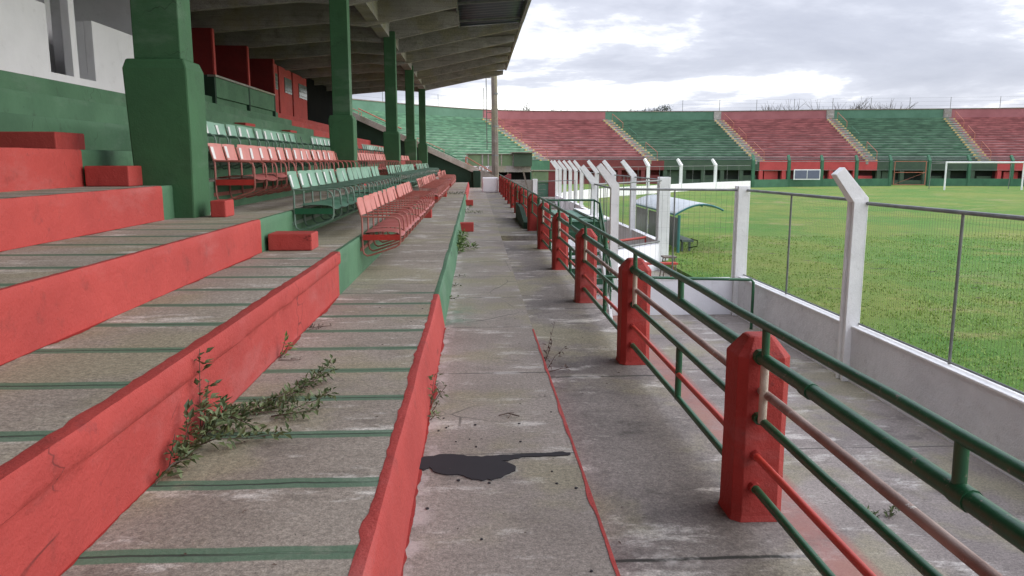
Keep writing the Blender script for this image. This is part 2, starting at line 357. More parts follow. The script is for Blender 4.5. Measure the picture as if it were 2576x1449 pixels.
o = b.obj('tar_patch', TAR, wk)
b = MB(); ed = []; SG = 1 if sum(fine[i - 1][0] * fine[i][1] - fine[i][0] * fine[i - 1][1] for i in range(len(fine))) < 0 else -1
for i in range(len(fine)):
    (xa, ya), (xb, yb) = fine[i - 2], fine[(i + 2) % len(fine)]; L = math.hypot(xb - xa, yb - ya) + 1e-6
    o_ = .004 + .022 * max(0, nz(fine[i][0] * 9, fine[i][1] * 9, 6)); ed.append((fine[i][0] + -(yb - ya) / L * o_ * SG, fine[i][1] + (xb - xa) / L * o_ * SG))
b.prism(ed, .0006, .0016, 'z'); b.obj('pale_rim', CS, wk)
b = MB()
for k in range(150):
    y = -1 + 8.3 * k / 150; w0 = .003 + .012 * abs(nz(y * 2.1, 5)) + .006 * abs(nz(y * 11, 2)); w1 = .002 + .02 * max(0, nz(y * 3, 9))
    y2 = y + 8.3 / 150; a0 = .003 + .012 * abs(nz(y2 * 2.1, 5)) + .006 * abs(nz(y2 * 11, 2)); a1 = .002 + .02 * max(0, nz(y2 * 3, 9))
    b.add([(.549 - w0 - w1, y, .003), (.556, y, .003), (.556, y2, .003), (.549 - a0 - a1, y2, .003), (.556, y, -.119), (.556, y2, -.119)], [(0, 1, 2, 3), (1, 4, 5, 2)])
b.obj('painted_edge_line', RED, wk, fix=False)

# ================================================================== GRANDSTAND
gs = thing('grandstand', 'roofed concrete grandstand with red and green painted tiers, green columns and beamed roof', 'grandstand')
XR = [-.35, -1.31, -2.03, -2.92, -3.63, -4.5, -5.3, -6.1, -6.9, -7.4]
ZR = [0, .315, .735, 1.045, 1.36, 1.695, 2.05, 2.40, 2.75, 3.10, 3.38]
YN, YE = -4, 47
def riserseg(x, z0, z1, ya, yb, mat, lip=0, wob=.006, slope=0, name='riser'):
    # plastered upright face with a painted lip over the tread edge
    b = MB(); near = yb < 12
    n = max(4, int((yb - ya) / (.07 if near else .5)))
    zs = [0, .15, .35, .6, .7, .74, .8, .95, 1] if lip else [0, .2, .5, .8, .96, 1]
    def fn(u, v):
        y = ya + (yb - ya) * u
        if v < 1.5:
            k = v * (len(zs) + 1)
            j = int(round(k))
            wx = wob * (nz(y * .9, z1 * 9, 1) * 1.0 + nz(y * 5, j * .5, 4) * .3)
            if j < len(zs):
                t = zs[j]; z = z0 + (z1 - z0) * t
                xx = x + slope * (1 - t) + wx + (lip * max(0, min(1, (t - .7 + .03 * nz(y * 2.3, 3)) / .05)) if lip else 0)
                if j == len(zs) - 1: xx -= .008; z += .004 + .004 * nz(y * 5, 7)
                return (xx, y, z)
            if j == len(zs): return (x - .035 + wx * 2 - .012 * nz(y * 4, 8), y, z1 + .005)
            return (x - .045 - .03 * abs(nz(y * 6, z1)) + wx, y, z1 + .0015)
    b.grid(fn, n, len(zs) + 1)
    return b.obj(name, mat, gs, smooth=True, fix=False)
for i, x in enumerate(XR):
    z0, z1 = ZR[i], ZR[i + 1]
    lip = .022 if i == 1 else 0; sl = .05 if i == 0 else 0
    w = .008 if i < 3 else .006
    if i < 8: tag(riserseg(x, z0, z1, YN, 7.49, RED if i < 5 else GRN, lip, w, sl), 'red painted riser' if i < 5 else 'green painted riser')
    tag(riserseg(x, z0, z1, 7.49 if i < 8 else 18.52, 30.5, GRN, 0, w, sl), 'green painted riser')
    tag(riserseg(x, z0, z1, 30.5, YE, RED if i < 5 else RED, 0, w, sl), 'red painted riser')
    xb = XR[i + 1] - .0 if i + 1 < len(XR) else -9.6
    b = MB(); b.box(xb - .02, YN if i < 8 else 18.52, z1 - .3, x - .034, YE, z1)
    b.obj('tread', CT1 if i in (0,) else CT2, gs)
# paint smeared over the tread at the foot of the red risers
b = MB()
for i in (0, 1, 2, 3):
    x = XR[i] + (.05 if i == 0 else 0); z = ZR[i]
    n = 260
    for k in range(n):
        ya = -1 + 8.4 * k / n; yb_ = -1 + 8.4 * (k + 1) / n
        w = lambda y: .008 + .05 * max(0, nz(y * 2.2, i * 7.7)) + .012 * nz(y * 14, i)
        b.add([(x - .01, ya, z + .0025), (x + w(ya), ya, z + .0025), (x + w(yb_), yb_, z + .0025), (x - .01, yb_, z + .0025)], [(0, 1, 2, 3)])
b.obj('paint_smear', REDP, gs, fix=False)
# brackets of masonry below treads keep the stand solid
b = MB()
for i, x in enumerate(XR):
    xb = XR[i + 1] if i + 1 < len(XR) else -9.6
    b.box(xb, YN + .02 if i < 8 else 18.54, -1.4, x - .06, YE - .02, ZR[i + 1] - .31)
b.obj('core', CS, gs)
# green spill and bare patches on the walkway side of the first riser
# columns
CY = [7.75 + 9.35 * k for k in range(-1, 5)]
for k, y in enumerate(CY):
    b = MB()
    dx_ = (0, -.10, .11, .19, .06, .0)[k]; x0, x1 = -3.18 + dx_, -2.68 + dx_ + (.07 if k == 1 else 0)
    def ring(xa, xb, ya, yb, z): return [(xa, ya, z), (xb, ya, z), (xb, yb, z), (xa, yb, z)]
    # plinth with a chamfered shoulder
    lv = [ring(x0 + .02, x1 - .02, y, y + .46, 1.0), ring(x0 - .01, x1, y - .01, y + .47, 1.8), ring(x0 - .03, x1 + .0, y - .02, y + .47, 2.46),
          ring(x0 + .0, x1 - .03, y + .0, y + .44, 2.55)]
    vs = [p for L in lv for p in L]; fs = []
    for j in range(len(lv) - 1):
        for i in range(4): fs.append((j * 4 + i, j * 4 + (i + 1) % 4, (j + 1) * 4 + (i + 1) % 4, (j + 1) * 4 + i))
    fs += [(3, 2, 1, 0), tuple(range(len(vs) - 4, len(vs)))]
    b.add(vs, fs); b.obj('column_plinth', GRNC, gs, bevel=.018)
    b = MB(); b.box(x0 + .06, y + .05, 2.55, x1 - .07, y + .40, 5.75); b.obj('column_shaft', GRNC, gs, bevel=.012)
# roof: longitudinal beam, transverse ribs, slab, corrugated infill
b = MB(); b.box(-3.08, -9, 5.56, -2.74, 45.4, 6.2); b.obj('roof_beam', CR, gs)
RIBY = [7.85 + 3.117 * k for k in range(-5, 13)]
for y in RIBY:
    y += .12; b = MB()
    cut = 19 < y < 28.5
    if cut: poly = [(-9.6, 5.02), (-4.3, 5.5), (-3.1, 5.42), (-2.7, 5.5), (-.47, 5.98), (-.47, 6.44), (-2.8, 6.3), (-9.6, 5.7)]
    else: poly = [(-9.6, 5.02), (-4.3, 5.5), (-3.1, 5.42), (-2.7, 5.5), (1.66, 6.40), (1.66, 6.63), (-2.8, 6.3), (-9.6, 5.7)]
    b.prism(poly, y, y + .16)
    b.obj('roof_rib', CR, gs)
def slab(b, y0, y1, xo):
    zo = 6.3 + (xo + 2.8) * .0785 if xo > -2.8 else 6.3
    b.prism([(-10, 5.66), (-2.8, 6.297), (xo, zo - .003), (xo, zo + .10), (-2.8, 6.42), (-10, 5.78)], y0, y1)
b = MB(); slab(b, -9, 19.4, 1.74); slab(b, 19.401, 29.79, -.46); slab(b, 29.791, 45.42, 1.74); b.obj('roof_slab', SLABSHADE, gs)
b = MB()
n = 130
def cor(u, v):
    y = 19.42 + 10.36 * u; x = -.48 + 2.24 * v
    return (x, y, 6.47 + (x + .48) * .0785 + .03 * math.sin(u * n * 1.15))
b.grid(cor, 480, 3)
o = b.obj('metal_roof_sheet', METAL, gs, smooth=True, fix=False); so_ = o.modifiers.new('t', 'SOLIDIFY'); so_.thickness = .006
b = MB()
b.bar((-.52, 19.5, 6.40), (-.52, 29.6, 6.40), .05, .10); b.bar((1.70, 19.5, 6.52), (1.70, 29.7, 6.52), .06, .14)
for y in (21.9, 25.2, 28.3): b.bar((-.5, y, 6.38), (1.7, y, 6.54), .05, .07)
b.obj('metal_roof_frame', GALV, gs)
b = MB(); b.bar((1.80, -9, 6.72), (1.80, 29.8, 6.72), .09, .22); b.bar((1.80, 29.8, 6.72), (1.80, 45.4, 6.70), .09, .16); b.obj('roof_edge_gutter', CR, gs)
# end wall with sloping coping
b = MB(); sl = .445
def zt(x): return .90 - sl * x
b.prism([(-12, 0), (.0, 0), (.0, zt(0)), (-9.1, zt(-9.1)), (-9.1, 5.6), (-12, 5.6)], 47.02, 47.3); b.obj('end_wall', GRND, gs)
b = MB(); b.prism([(.25, zt(.25) - .05), (.25, zt(.25) + .30), (-9.1, zt(-9.1) + .36), (-9.5, zt(-9.1) + .55), (-9.1, zt(-9.1) - .0)], 46.86, 47.45); b.obj('end_wall_coping', COPE, gs)
b = MB(); b.box(-.1, 46.75, 0, .36, 47.5, 1.0); b.obj('end_pillar', GRND, gs, bevel=.03)
# back rooms: white parapet wall near the camera
b = MB()
wx0, wx1 = -7.05, -6.905
b.prism([(YN, 2.72), (18.3, 2.72), (18.3, 4.10), (15.04, 4.10), (15.04, 3.03), (14.44, 3.03), (14.44, 5.25), (14.24, 5.25), (14.24, 3.03), (13.5, 3.03), (13.5, 4.10), (YN, 4.10)], wx0, wx1, 'x')
b.box(-7.35, 15.045, 3.031, wx0 - .001, 18.29, 4.09)
b.box(wx0, 18.31, 2.8, wx1, 18.5, 5.25)
b.obj('parapet_wall', WHT, gs, bevel=.01)
b = MB(); b.box(-9.5, YN, 2.8, -9.3, 18.3, 5.6); b.box(-9.29, 18.1, 2.8, -7.36, 18.29, 5.3); b.box(-9.29, 16.2, 2.8, -8.3, 16.4, 5.3)
b.box(-9.29, YN, 2.9, -7.06, 18.09, 3.02); b.obj('inner_room_wall', GRYW, gs)
b = MB(); b.tube([(-7.9, 16.8, 3.1), (-7.9, 16.8, 4.2)], .06, 8); b.tube([(-7.9, 16.5, 4.0), (-7.9, 17.1, 4.2)], .09, 8); b.box(-8.2, 16.6, 3.02, -7.7, 17.2, 3.4)
b.obj('fan_in_gap', BLK, gs)
# red fins and green parapet
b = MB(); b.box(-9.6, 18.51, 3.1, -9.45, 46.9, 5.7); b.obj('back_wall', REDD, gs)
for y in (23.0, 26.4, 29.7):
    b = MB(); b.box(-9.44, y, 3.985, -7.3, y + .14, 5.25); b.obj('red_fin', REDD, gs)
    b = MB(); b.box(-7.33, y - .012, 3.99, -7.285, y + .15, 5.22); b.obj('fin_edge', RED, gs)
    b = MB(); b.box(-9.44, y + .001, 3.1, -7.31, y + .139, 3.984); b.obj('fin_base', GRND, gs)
b = MB(); b.box(-7.45, 23.15, 3.385, -7.32, 29.69, 3.93); b.obj('green_parapet', GRN, gs)
b = MB(); b.box(-7.5, 23.0, 3.932, -7.27, 29.7, 3.99); b.obj('parapet_coping', CS, gs)
for y0, y1 in ((29.95, 31.6), (31.85, 33.95), (34.2, 36.9)):
    b = MB(); b.box(-7.75, y0, 3.1, -7.62, y1, 5.25); b.obj('red_door_panel', RED, gs)
    f = MB(); f.box(-7.63, y0 + (y1 - y0) * .38, 4.3, -7.59, y1 - .12, 4.9); f.obj('glass_block_window', GLASSB, gs)
    f = MB()
    for k in range(9):
        for j in range(3): f.box(-7.592, y0 + (y1 - y0) * .38 + .06 + k * (y1 - y0) * .062, 4.36 + j * .19, -7.585, y0 + (y1 - y0) * .38 + .09 + k * (y1 - y0) * .062, 4.42 + j * .19)
    f.obj('glass_block_glint', CS, gs)
b = MB(); b.box(-7.9, 37.2, 3.1, -7.7, 46.9, 5.4); b.box(-7.69, 36.95, 3.1, -7.6, 37.15, 5.3); b.obj('painted_dark_void', BLK, gs)  # near-black sheet: shade of the empty bay put into the colour

# --- red half-step blocks
grp = 'red half-height step blocks standing on the tiers'
def block(x0, x1, y0, y1, z0, z1, label):
    b = MB(); b.box(x0, y0, z0 + .001, x1, y1, z1)
    o = b.obj('step_block', RED if y0 < 10 else REDB, None, bevel=.012); tag(o, label, 'step block', grp)
    return o
block(-2.00, -1.58, 7.60, 7.93, .735, .90, 'red block below the nearest bench end, beside the joint of red and green paint')
block(-2.60, -2.45, 7.82, 8.10, 1.045, 1.21, 'small red block against the right foot of the biggest green column')
block(-3.60, -3.2, 7.45, 7.85, 1.36, 1.55, 'dark red block directly left of the biggest green column')
block(-4.47, -3.83, 7.45, 8.0, 1.695, 1.86, 'red block at the far left on top of the highest visible red tier')
block(-.345, -.03, 17.7, 17.98, 0, .2, 'nearest of the three red blocks on the walkway')
block(-.345, -.06, 28.0, 28.3, 0, .2, 'middle of the red blocks on the walkway, farther than the weeds')
block(-1.28, -.98, 17.7, 17.98, .315, .50, 'red block on the lowest tier just past the first red bench')
block(-1.28, -1.0, 28.0, 28.3, .315, .50, 'red block on the lowest tier beside the second red bench')
block(-5.28, -5.0, 16.6, 17.0, 2.05, 2.22, 'red block on an upper green tier just right of the biggest column')
block(-6.08, -5.8, 20.5, 21.4, 2.40, 2.55, 'thin dark red block below the green parapet, leftmost of the upper tier row')
block(-6.08, -5.8, 25.4, 26.3, 2.40, 2.55, 'dark red block on the upper tiers below the third red wall fin')
block(-5.28, -5.0, 26.0, 26.8, 2.05, 2.20, 'dark red block on the upper tiers above the second green bench')
block(-2.9, -2.45, 17.6, 18.0, 1.045, 1.25, 'dark red block under the far end of the upper red bench')
block(-1.99, -1.6, 17.8, 18.1, .735, .93, 'red block between the first and second green benches')

# ------------------------------------------------------------------ benches
cache = {}
def seat_parts(c):
    if c in cache: return cache[c]
    mb, mp, mt, me = {'r': (SEATR, SEATRP, TUBER, ENDR), 'g': (SEATG, SEATGP, TUBEG, ENDG)}[c]
    a = MB()
    def fb(u, v):
        y = .018 + .464 * u; z = .235 + .20 * v
        x = -.02 - .045 * v - .018 * math.sin(math.pi * u) + .006 * (v > .9)
        if v == 1: z += -.004 + .006 * math.sin(math.pi * u)
        return (x, y, z)
    a.grid(fb, 8, 5)
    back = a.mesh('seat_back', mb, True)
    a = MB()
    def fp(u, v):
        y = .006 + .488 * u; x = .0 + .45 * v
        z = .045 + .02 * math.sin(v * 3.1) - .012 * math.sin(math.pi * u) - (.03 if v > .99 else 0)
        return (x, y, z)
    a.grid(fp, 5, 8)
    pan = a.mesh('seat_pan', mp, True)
    a = MB(); r = .0115
    x0, x1 = .0, .43
    a.tube([(-.055, 0, .40), (-.02, 0, .27), (x0, 0, .22), (x0, 0, -.14), (x0 + .012, 0, -.19), (x0 + .05, 0, -.215), (x0 + .10, 0, -.205), (x1 - .06, 0, -.115), (x1 - .015, 0, -.09), (x1, 0, -.05),
            (x1, 0, .15), (x1 - .015, 0, .20), (x1 - .06, 0, .225), (x0, 0, .235)], r, 6)
    arm = a.mesh('arm_frame', mt, True)
    a = MB(); a.add([(-.030, .07, .265), (-.030, .165, .265), (-.056, .165, .40), (-.056, .07, .40)], [(0, 1, 2, 3)])
    st = a.mesh('number_sticker', PAPER, fix=False)
    cache[c] = (back, pan, arm, st, mt, me); return cache[c]
def bench(c, row, y0, n, label, stickers=(), missing=()):
    back, pan, arm, st, mt, me = seat_parts(c)
    x = XR[row] + .025; z = ZR[row + 1]
    t = thing('red_bench' if c == 'r' else 'green_bench', label, 'seat row', (x, y0, z), 0, 'tube-framed seat rows bolted to the tiers')
    def inst(name, me_, loc, rot=(0, 0, 0), par=t):
        o = bpy.data.objects.new(name, me_); COL.objects.link(o); o.parent = par; o.location = loc; o.rotation_euler = rot; return o
    for i in range(n + 1): inst('arm_frame', arm, (0, i * .5, 0))
    for i in range(n):
        if i not in missing:
            bk = inst('seat_back', back, (0, i * .5, 0), (0, R(random.uniform(-2, 2)), R(random.uniform(-1.2, 1.2))))
            if i in stickers: inst('number_sticker', st, (.004, 0, random.uniform(-.01, .01)), par=bk)
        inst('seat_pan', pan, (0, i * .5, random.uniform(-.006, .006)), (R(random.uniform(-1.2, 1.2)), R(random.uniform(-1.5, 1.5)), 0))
    b = MB()
    b.bar((.05, -.01, .015), (.05, n * .5 + .01, .015), .03); b.bar((.38, -.01, .0), (.38, n * .5 + .01, .0), .03)
    b.obj('seat_beam', mt, t)
    for yy in (0, n * .5): b = MB(); b.box(.005, yy - .012, -.035, .425, yy + .012, .028); b.obj('end_board', me, t)
    for q in range(0, n + 1, 2):
        pass
    b = MB()
    b.box(-.024, -.02, -.16, -.012, n * .5 + .02, -.12)
    b.obj('wall_strip', mt, t)
    return t
bench('r', 1, 8.95, 15, 'faded red seat row on the lowest tier, nearest to the camera')
bench('r', 1, 18.45, 16, 'second red seat row along the lowest tier, beyond the first one')
bench('r', 1, 28.6, 14, 'farthest red seat row on the lowest tier, beside the raised red-edged slab')
bench('g', 2, 8.8, 16, 'pale green seat row above the nearest red row, with white number stickers', stickers=(0, 1, 2, 3, 4, 5, 7))
bench('g', 2, 18.6, 16, 'second pale green seat row, behind the middle red seats on the lowest tier')
bench('g', 2, 28.0, 14, 'farthest pale green seat row, ending near the dark green end wall')
bench('r', 3, 8.95, 16, 'upper red seat row with white stickers, between the big column and the second column', stickers=range(16))
bench('r', 3, 18.6, 16, 'upper red seat row seen between the second and third columns')
bench('r', 3, 31.0, 12, 'short upper red seat row seen between the third and fourth columns')
bench('g', 4, 8.9, 16, 'highest green seat row just right of the big column, white stickers on its backs', stickers=range(14), missing=(15,))
bench('g', 4, 17.9, 14, 'white-looking green seat row left of the second column on the highest tier', stickers=range(14))
bench('g', 4, 26.0, 12, 'small pale green seat row high up between the second and third columns', stickers=range(12))
b = MB(); b.box(-4.48, 25.2, 2.06, -4.36, 30.4, 2.55)
# ------------------------------------------------------------------ railings
def rpost(y, par, z0=-.12, h=.90):
    b = MB(); w = .125; c = .04; x = 1.40 - .02
    x = 1.355
    def oc(w, c, z): return [(x - w, y - w + c, z), (x - w + c, y - w, z), (x + w - c, y - w, z), (x + w, y - w + c, z), (x + w, y + w - c, z), (x + w - c, y + w, z), (x - w + c, y + w, z), (x - w, y + w - c, z)]
    lv = [oc(w + .006, c, z0), oc(w, c, z0 + .03), oc(w - .002, c, z0 + h * .45), oc(w, c, z0 + h - .09), oc(w * .5, c * .5, z0 + h - .004), oc(w * .42, c * .45, z0 + h)]
    vs = [(p[0] + .004 * nz(p[2] * 6 + i, y * 3), p[1] + .004 * nz(p[2] * 7 + i, y * 5, 2), p[2]) for L in lv for i, p in enumerate(L)]; fs = [tuple(range(8))[::-1], tuple(range(40, 48))]
    for j in range(5):
        for i in range(8): fs.append((j * 8 + i, j * 8 + (i + 1) % 8, j * 8 + 8 + (i + 1) % 8, j * 8 + 8 + i))
    b.add(vs, fs); return b.obj('concrete_post', REDP, par, bevel=.003)
def ypipe(name, y0, y1, z, r, m, par, x=1.32, amp=.004):
    b = MB(); n = max(2, int((y1 - y0) / .35))
    b.tube([(x + amp * nz(y0 + k * .6, z * 9), y0 + (y1 - y0) * k / n, z + amp * nz(y0 + k * .5, z * 7, 3)) for k in range(n + 1)], r, 12)
    return b.obj(name, m, par, smooth=True)
rl = thing('railing', 'near railing of red concrete posts with green, rusty and red pipes along the walkway edge', 'railing')
ys = [3.46 + .13 + 2.92 * k for k in range(-1, 5)]
for y in ys: rpost(y, rl)
ypipe('top_rail', -.5, 16.05, .86, .021, PIPEG, rl, x=1.315)
ypipe('thick_rail', -.5, 16.05, .70, .03, PIPEG, rl)
for k in range(len(ys)):
    a = ys[k] - .13; e = (ys[k + 1] - .1) if k + 1 < len(ys) else 16.05
    ypipe('rusty_rail', a, e, .535, .02, RUST, rl, x=1.335)
    ypipe('middle_rail', a - .03, e, .405, .02, PIPEG, rl, x=1.325)
    ypipe('red_rail', a - .03, e, .22, .017, PIPER, rl, x=1.32)
    ypipe('bottom_rail', a - .03, e, .06, .02, PIPEG, rl, x=1.32)
    b = MB(); b.tube([(1.32, a - .06, .40), (1.32, a - .06, .69)], .019, 10); b.obj('flaked_upright', FLAKE, rl, smooth=True)
    b = MB(); b.tube([(1.32, a - .06, .70), (1.317, a - .06, .85)], .018, 10); b.obj('upright', PIPEG, rl, smooth=True)
    m_ = a + 1.42
    if m_ < 16:
        b = MB(); b.tube([(1.32, m_, .70), (1.317, m_, .85)], .02, 10); b.obj('upright', PIPEG, rl, smooth=True)
        b = MB(); b.tube([(1.322, m_, .05), (1.322, m_, .40)], .021, 10); b.obj('upright', PIPEG, rl, smooth=True)
b = MB(); b.tube([(1.32, 16.05, -.1), (1.32, 16.05, .86)], .02, 10); b.obj('upright', PIPEG, rl, smooth=True)
for y in ys:
    for z, r in ((.405, .028), (.22, .024), (.06, .028), (.70, .037)):
        b = MB(); b.tube([(1.322, y - .155, z), (1.322, y - .118, z)], r, 9); b.obj('weld_collar', REDP if z < .3 else PIPEG, rl, smooth=True)
for (y, z, r) in ((6.0, .70, .034), (2.9, .70, .034), (1.9, .70, .034)):
    b = MB(); b.tube([(1.32, y, z), (1.32, y + .07, z)], r, 12); b.obj('rail_joint', PIPEG, rl, smooth=True)
r2 = thing('railing', 'far railing with red posts and thin dark green pipes beyond the stair gap', 'railing')
for k in range(9): rpost(18.2 + 2.92 * k if k == 0 else 19.3 + 2.6 * k, r2, -.02, .86)
ypipe('top_rail', 16.35, 42, .87, .02, PIPEG, r2); ypipe('second_rail', 16.35, 42, .66, .018, PIPEG, r2)
ypipe('middle_rail', 16.35, 42, .42, .018, PIPEG, r2); ypipe('bottom_rail', 22, 42, .12, .018, PIPEG, r2)
for k in range(16):
    y = 16.35 + k * 1.6; b = MB(); b.tube([(1.32, y, .0 if k % 2 == 0 else .42), (1.32, y, .87)], .017, 8); b.obj('upright', PIPEG, r2, smooth=True)
b = MB(); b.prism([(18.6, -.019), (22.3, -.019), (22.3, .42), (20.5, .40), (18.6, .14)], 1.16, 1.28, 'x')
tag(b.obj('low_wall', GRND, bevel=.01), 'short dark green wall set in the walkway edge among the far red posts', 'low wall')
# ------------------------------------------------------------------ stairs to the lower path
st = thing('stairs', 'steep stair of pale treads and green handrails going down to the lower path', 'stairs', (0, 0, 0))
b = MB()
b.box(1.501, 15.5, -.22, 2.55, 16.9, -.1); b.obj('landing', CG, st)
for k in range(1, 8):
    b = MB(); z = -.12 - .17 * k; y = 15.5 - .19 * k; b.box(1.75, y, z - .04, 2.5, y + .24, z); b.obj('tread', CG, st)
for x in (1.72, 2.53):
    b = MB(); b.bar((x, 15.5, -.2), (x, 14.15, -1.4), .05, .16); b.obj('stringer', WHTF, st)
b = MB(); b.tube([(1.42, 16.3, .78), (2.50, 16.3, .78), (2.52, 15.7, .74), (2.54, 14.6, -.2), (2.55, 14.1, -.75)], .022, 8)
b.tube([(1.42, 16.3, .42), (2.50, 16.3, .42), (2.52, 15.7, .38), (2.54, 14.3, -.82)], .016, 8)
b.tube([(1.42, 16.3, .12), (2.50, 16.3, .12), (2.52, 15.65, .08)], .014, 8)
b.tube([(1.66, 15.5, .80), (1.66, 14.3, -.25)], .018, 8)
for x, y, z0, z1 in ((2.5, 16.3, -.1, .78), (2.52, 15.7, -.1, .74), (1.42, 16.3, -.1, .78), (2.53, 15.2, -.5, .32), (2.54, 14.8, -.85, -.02), (2.545, 14.4, -1.2, -.4), (1.66, 15.5, -.1, .8)):
    b.tube([(x, y, z0), (x, y, z1)], .018, 8)
for k in range(5): b.tube([(2.53, 15.6 - k * .28, .55 - k * .26), (2.53, 15.35 - k * .28, -.1 - k * .26)], .012, 6)
b.obj('handrail', PIPEG, st, smooth=True)
bx = thing('tunnel_hood', 'low green painted box with a sloping lid beyond the stair landing', 'box')
b = MB(); b.box(1.6, 17.1, -1.33, 2.85, 20.0, .27); b.obj('body', paint('hood_green_paint', (.02, .10, .05), (.016, .08, .04)), bx, bevel=.01)
b = MB(); b.prism([(17.0, .272), (20.1, .29), (20.1, .33), (17.0, .31)], 1.55, 2.9, 'x'); b.obj('lid', paint('lid_green_paint', (.16, .30, .22), (.12, .24, .18)), bx)
b = MB(); b.prism([(2.55, .34), (3.05, .28), (3.05, .32), (2.55, .38)], 17.1, 20.2); b.obj('loose_sheet', WHTF, bx)
hr = thing('handrail', 'single dark green handrail before the low white wall at the foot of the stairs', 'handrail')
b = MB(); b.tube([(1.6, 13.2, -.36), (4.8, 13.2, -.45), (4.84, 13.2, -.50), (4.84, 13.2, -1.33)], .026, 10); b.tube([(2.6, 13.2, -.39), (2.6, 13.2, -1.33)], .024, 8)
b.obj('pipe', PIPEG, hr, smooth=True)

# ------------------------------------------------------------------ white mesh fence
def fpost(par, x, y, zc, arm=True, m=None, dirx=-1, diry=0, ztop=1.12, zb=-1.33, w=.17, name='post', al=.48):
    m = m or WHTF; b = MB(); h = w / 2
    # grooved (H shaped) post
    for (sx, sw) in ((0, w), ):
        b.box(x - h, y - h, zb, x + h, y - h + w * .28, ztop); b.box(x - h, y + h - w * .28, zb, x + h, y + h, ztop)
        b.box(x - h + w * .2, y - h + w * .28, zb, x + h - w * .2, y + h - w * .28, ztop - .002)
    if arm:
        a = Vector((x, y, ztop)); L = al
        dv = Vector((dirx, diry, 0)).normalized(); perp = Vector((-dv.y, dv.x, 0))
        e = a + dv * L * .62 + Vector((0, 0, L * .72)); nrm = Vector((-dv.x * .72, -dv.y * .72, .62)) 
        vs = []
        for sgn in (-1, 1):
            q = perp * h * sgn
            vs += [a + q - dv * h, a + q + dv * h - Vector((0, 0, .06)), e + q * .8 - nrm * h * .8, e + q * .8 + nrm * h * .8]
        b.add(vs, [(0, 1, 2, 3), (7, 6, 5, 4), (0, 4, 5, 1), (1, 5, 6, 2), (2, 6, 7, 3), (3, 7, 4, 0)])
    return b.obj(name, m, par, bevel=.006 if w > .15 and y < 30 else 0)
def lowwall(par, a, c, z0, z1, th, m, cap=None, name='low_wall'):
    b = MB(); A = Vector((*a, 0)); C_ = Vector((*c, 0)); t = (C_ - A).normalized(); p = Vector((-t.y, t.x, 0)) * th / 2
    def q(P, z, k=1): return (P.x + p.x * k, P.y + p.y * k, z)
    def seg(z0, z1, k):
        b.add([q(A, z0, k), q(A, z0, -k), q(C_, z0, -k), q(C_, z0, k), q(A, z1, k), q(A, z1, -k), q(C_, z1, -k), q(C_, z1, k)],
              [(0, 3, 2, 1), (4, 5, 6, 7), (0, 1, 5, 4), (1, 2, 6, 5), (2, 3, 7, 6), (3, 0, 4, 7)])
    seg(z0, z1, 1); o = b.obj(name, m, par)
    if cap:
        b = MB(); seg(z1 + .001, z1 + .03, 1.15); b.obj('wall_cap', cap, par, bevel=.008)
    return o
def meshpanel(par, a, c, z0, z1, sp=.05, hs=.12, w=.0022, name='mesh_panel'):
    wh = w * .4
    b = MB(); A = Vector((*a, 0)); C_ = Vector((*c, 0)); L = (C_ - A).length; t = (C_ - A) / L; n = int(L / sp)
    for k in range(n + 1):
        P = A + t * (L * k / n); r = w
        v = [(P.x - t.x * r, P.y - t.y * r, z0), (P.x + t.x * r, P.y + t.y * r, z0), (P.x + t.y * r, P.y - t.x * r, z0)]
        v += [(q[0], q[1], z1) for q in v]
        b.add(v, [(0, 1, 4, 3), (1, 2, 5, 4), (2, 0, 3, 5)])
    k = z0 + hs
    while k < z1:
        v = [(A.x, A.y, k - wh), (A.x, A.y, k + wh), (A.x + t.y * wh, A.y - t.x * wh, k)]; v += [(q[0] + t.x * L, q[1] + t.y * L, q[2]) for q in v]
        b.add(v, [(0, 1, 4, 3), (1, 2, 5, 4), (2, 0, 3, 5)]); k += hs
    return b.obj(name, WIRE, par, fix=False)
def pipe(par, pts, r=.022, m=None, name='frame_pipe', n=8):
    b = MB(); b.tube(pts, r, n); return b.obj(name, m or GALV, par, smooth=True)
wf = thing('perimeter_fence', 'near white post and wire mesh fence on a low rendered wall along the pitch', 'fence')
lowwall(wf, (5.08, -4), (5.08, 14.45), -1.34, -.60, .17, CG, WHTF)
fpost(wf, 5.0, 1.2, 0); fpost(wf, 5.0, 5.6, 0); fpost(wf, 5.0, 10.0, 0, w=.19); fpost(wf, 5.02, 14.5, 0, arm=False, ztop=1.13, w=.22); fpost(wf, 2.62, 14.6, 0, al=.5, ztop=1.15, w=.15)
for y0, y1 in ((1.3, 5.5), (5.7, 9.9), (10.1, 14.4)):
    pipe(wf, [(5.08, y0, 1.08), (5.08, y1, 1.05)], .024); pipe(wf, [(5.08, y0, -.54), (5.08, y1, -.54)], .014)
    ym = (y0 + y1) / 2 + .1; pipe(wf, [(5.08, ym, -.56), (5.08, ym, 1.06)], .017)
    meshpanel(wf, (5.08, y0), (5.08, y1), -.54, 1.06, .05, .25, .0014)
pipe(wf, [(2.62, 14.55, 1.07), (5.0, 14.55, 1.05)], .022)
pipe(wf, [(3.75, 14.55, -.55), (3.75, 14.55, 1.05)], .014); meshpanel(wf, (2.7, 14.55), (4.95, 14.55), -.55, 1.05, .1, .3, .0016)
lowwall(wf, (2.7, 14.62), (4.92, 14.62), -1.34, -.66, .16, WHT, WHTF)
w2 = thing('perimeter_fence', 'white fence box round the players tunnel, left of the dugout', 'fence')
fpost(w2, 2.72, 17.75, 0, ztop=1.12, w=.15)
pipe(w2, [(2.62, 14.6, 1.07), (2.72, 17.7, 1.07)], .02)
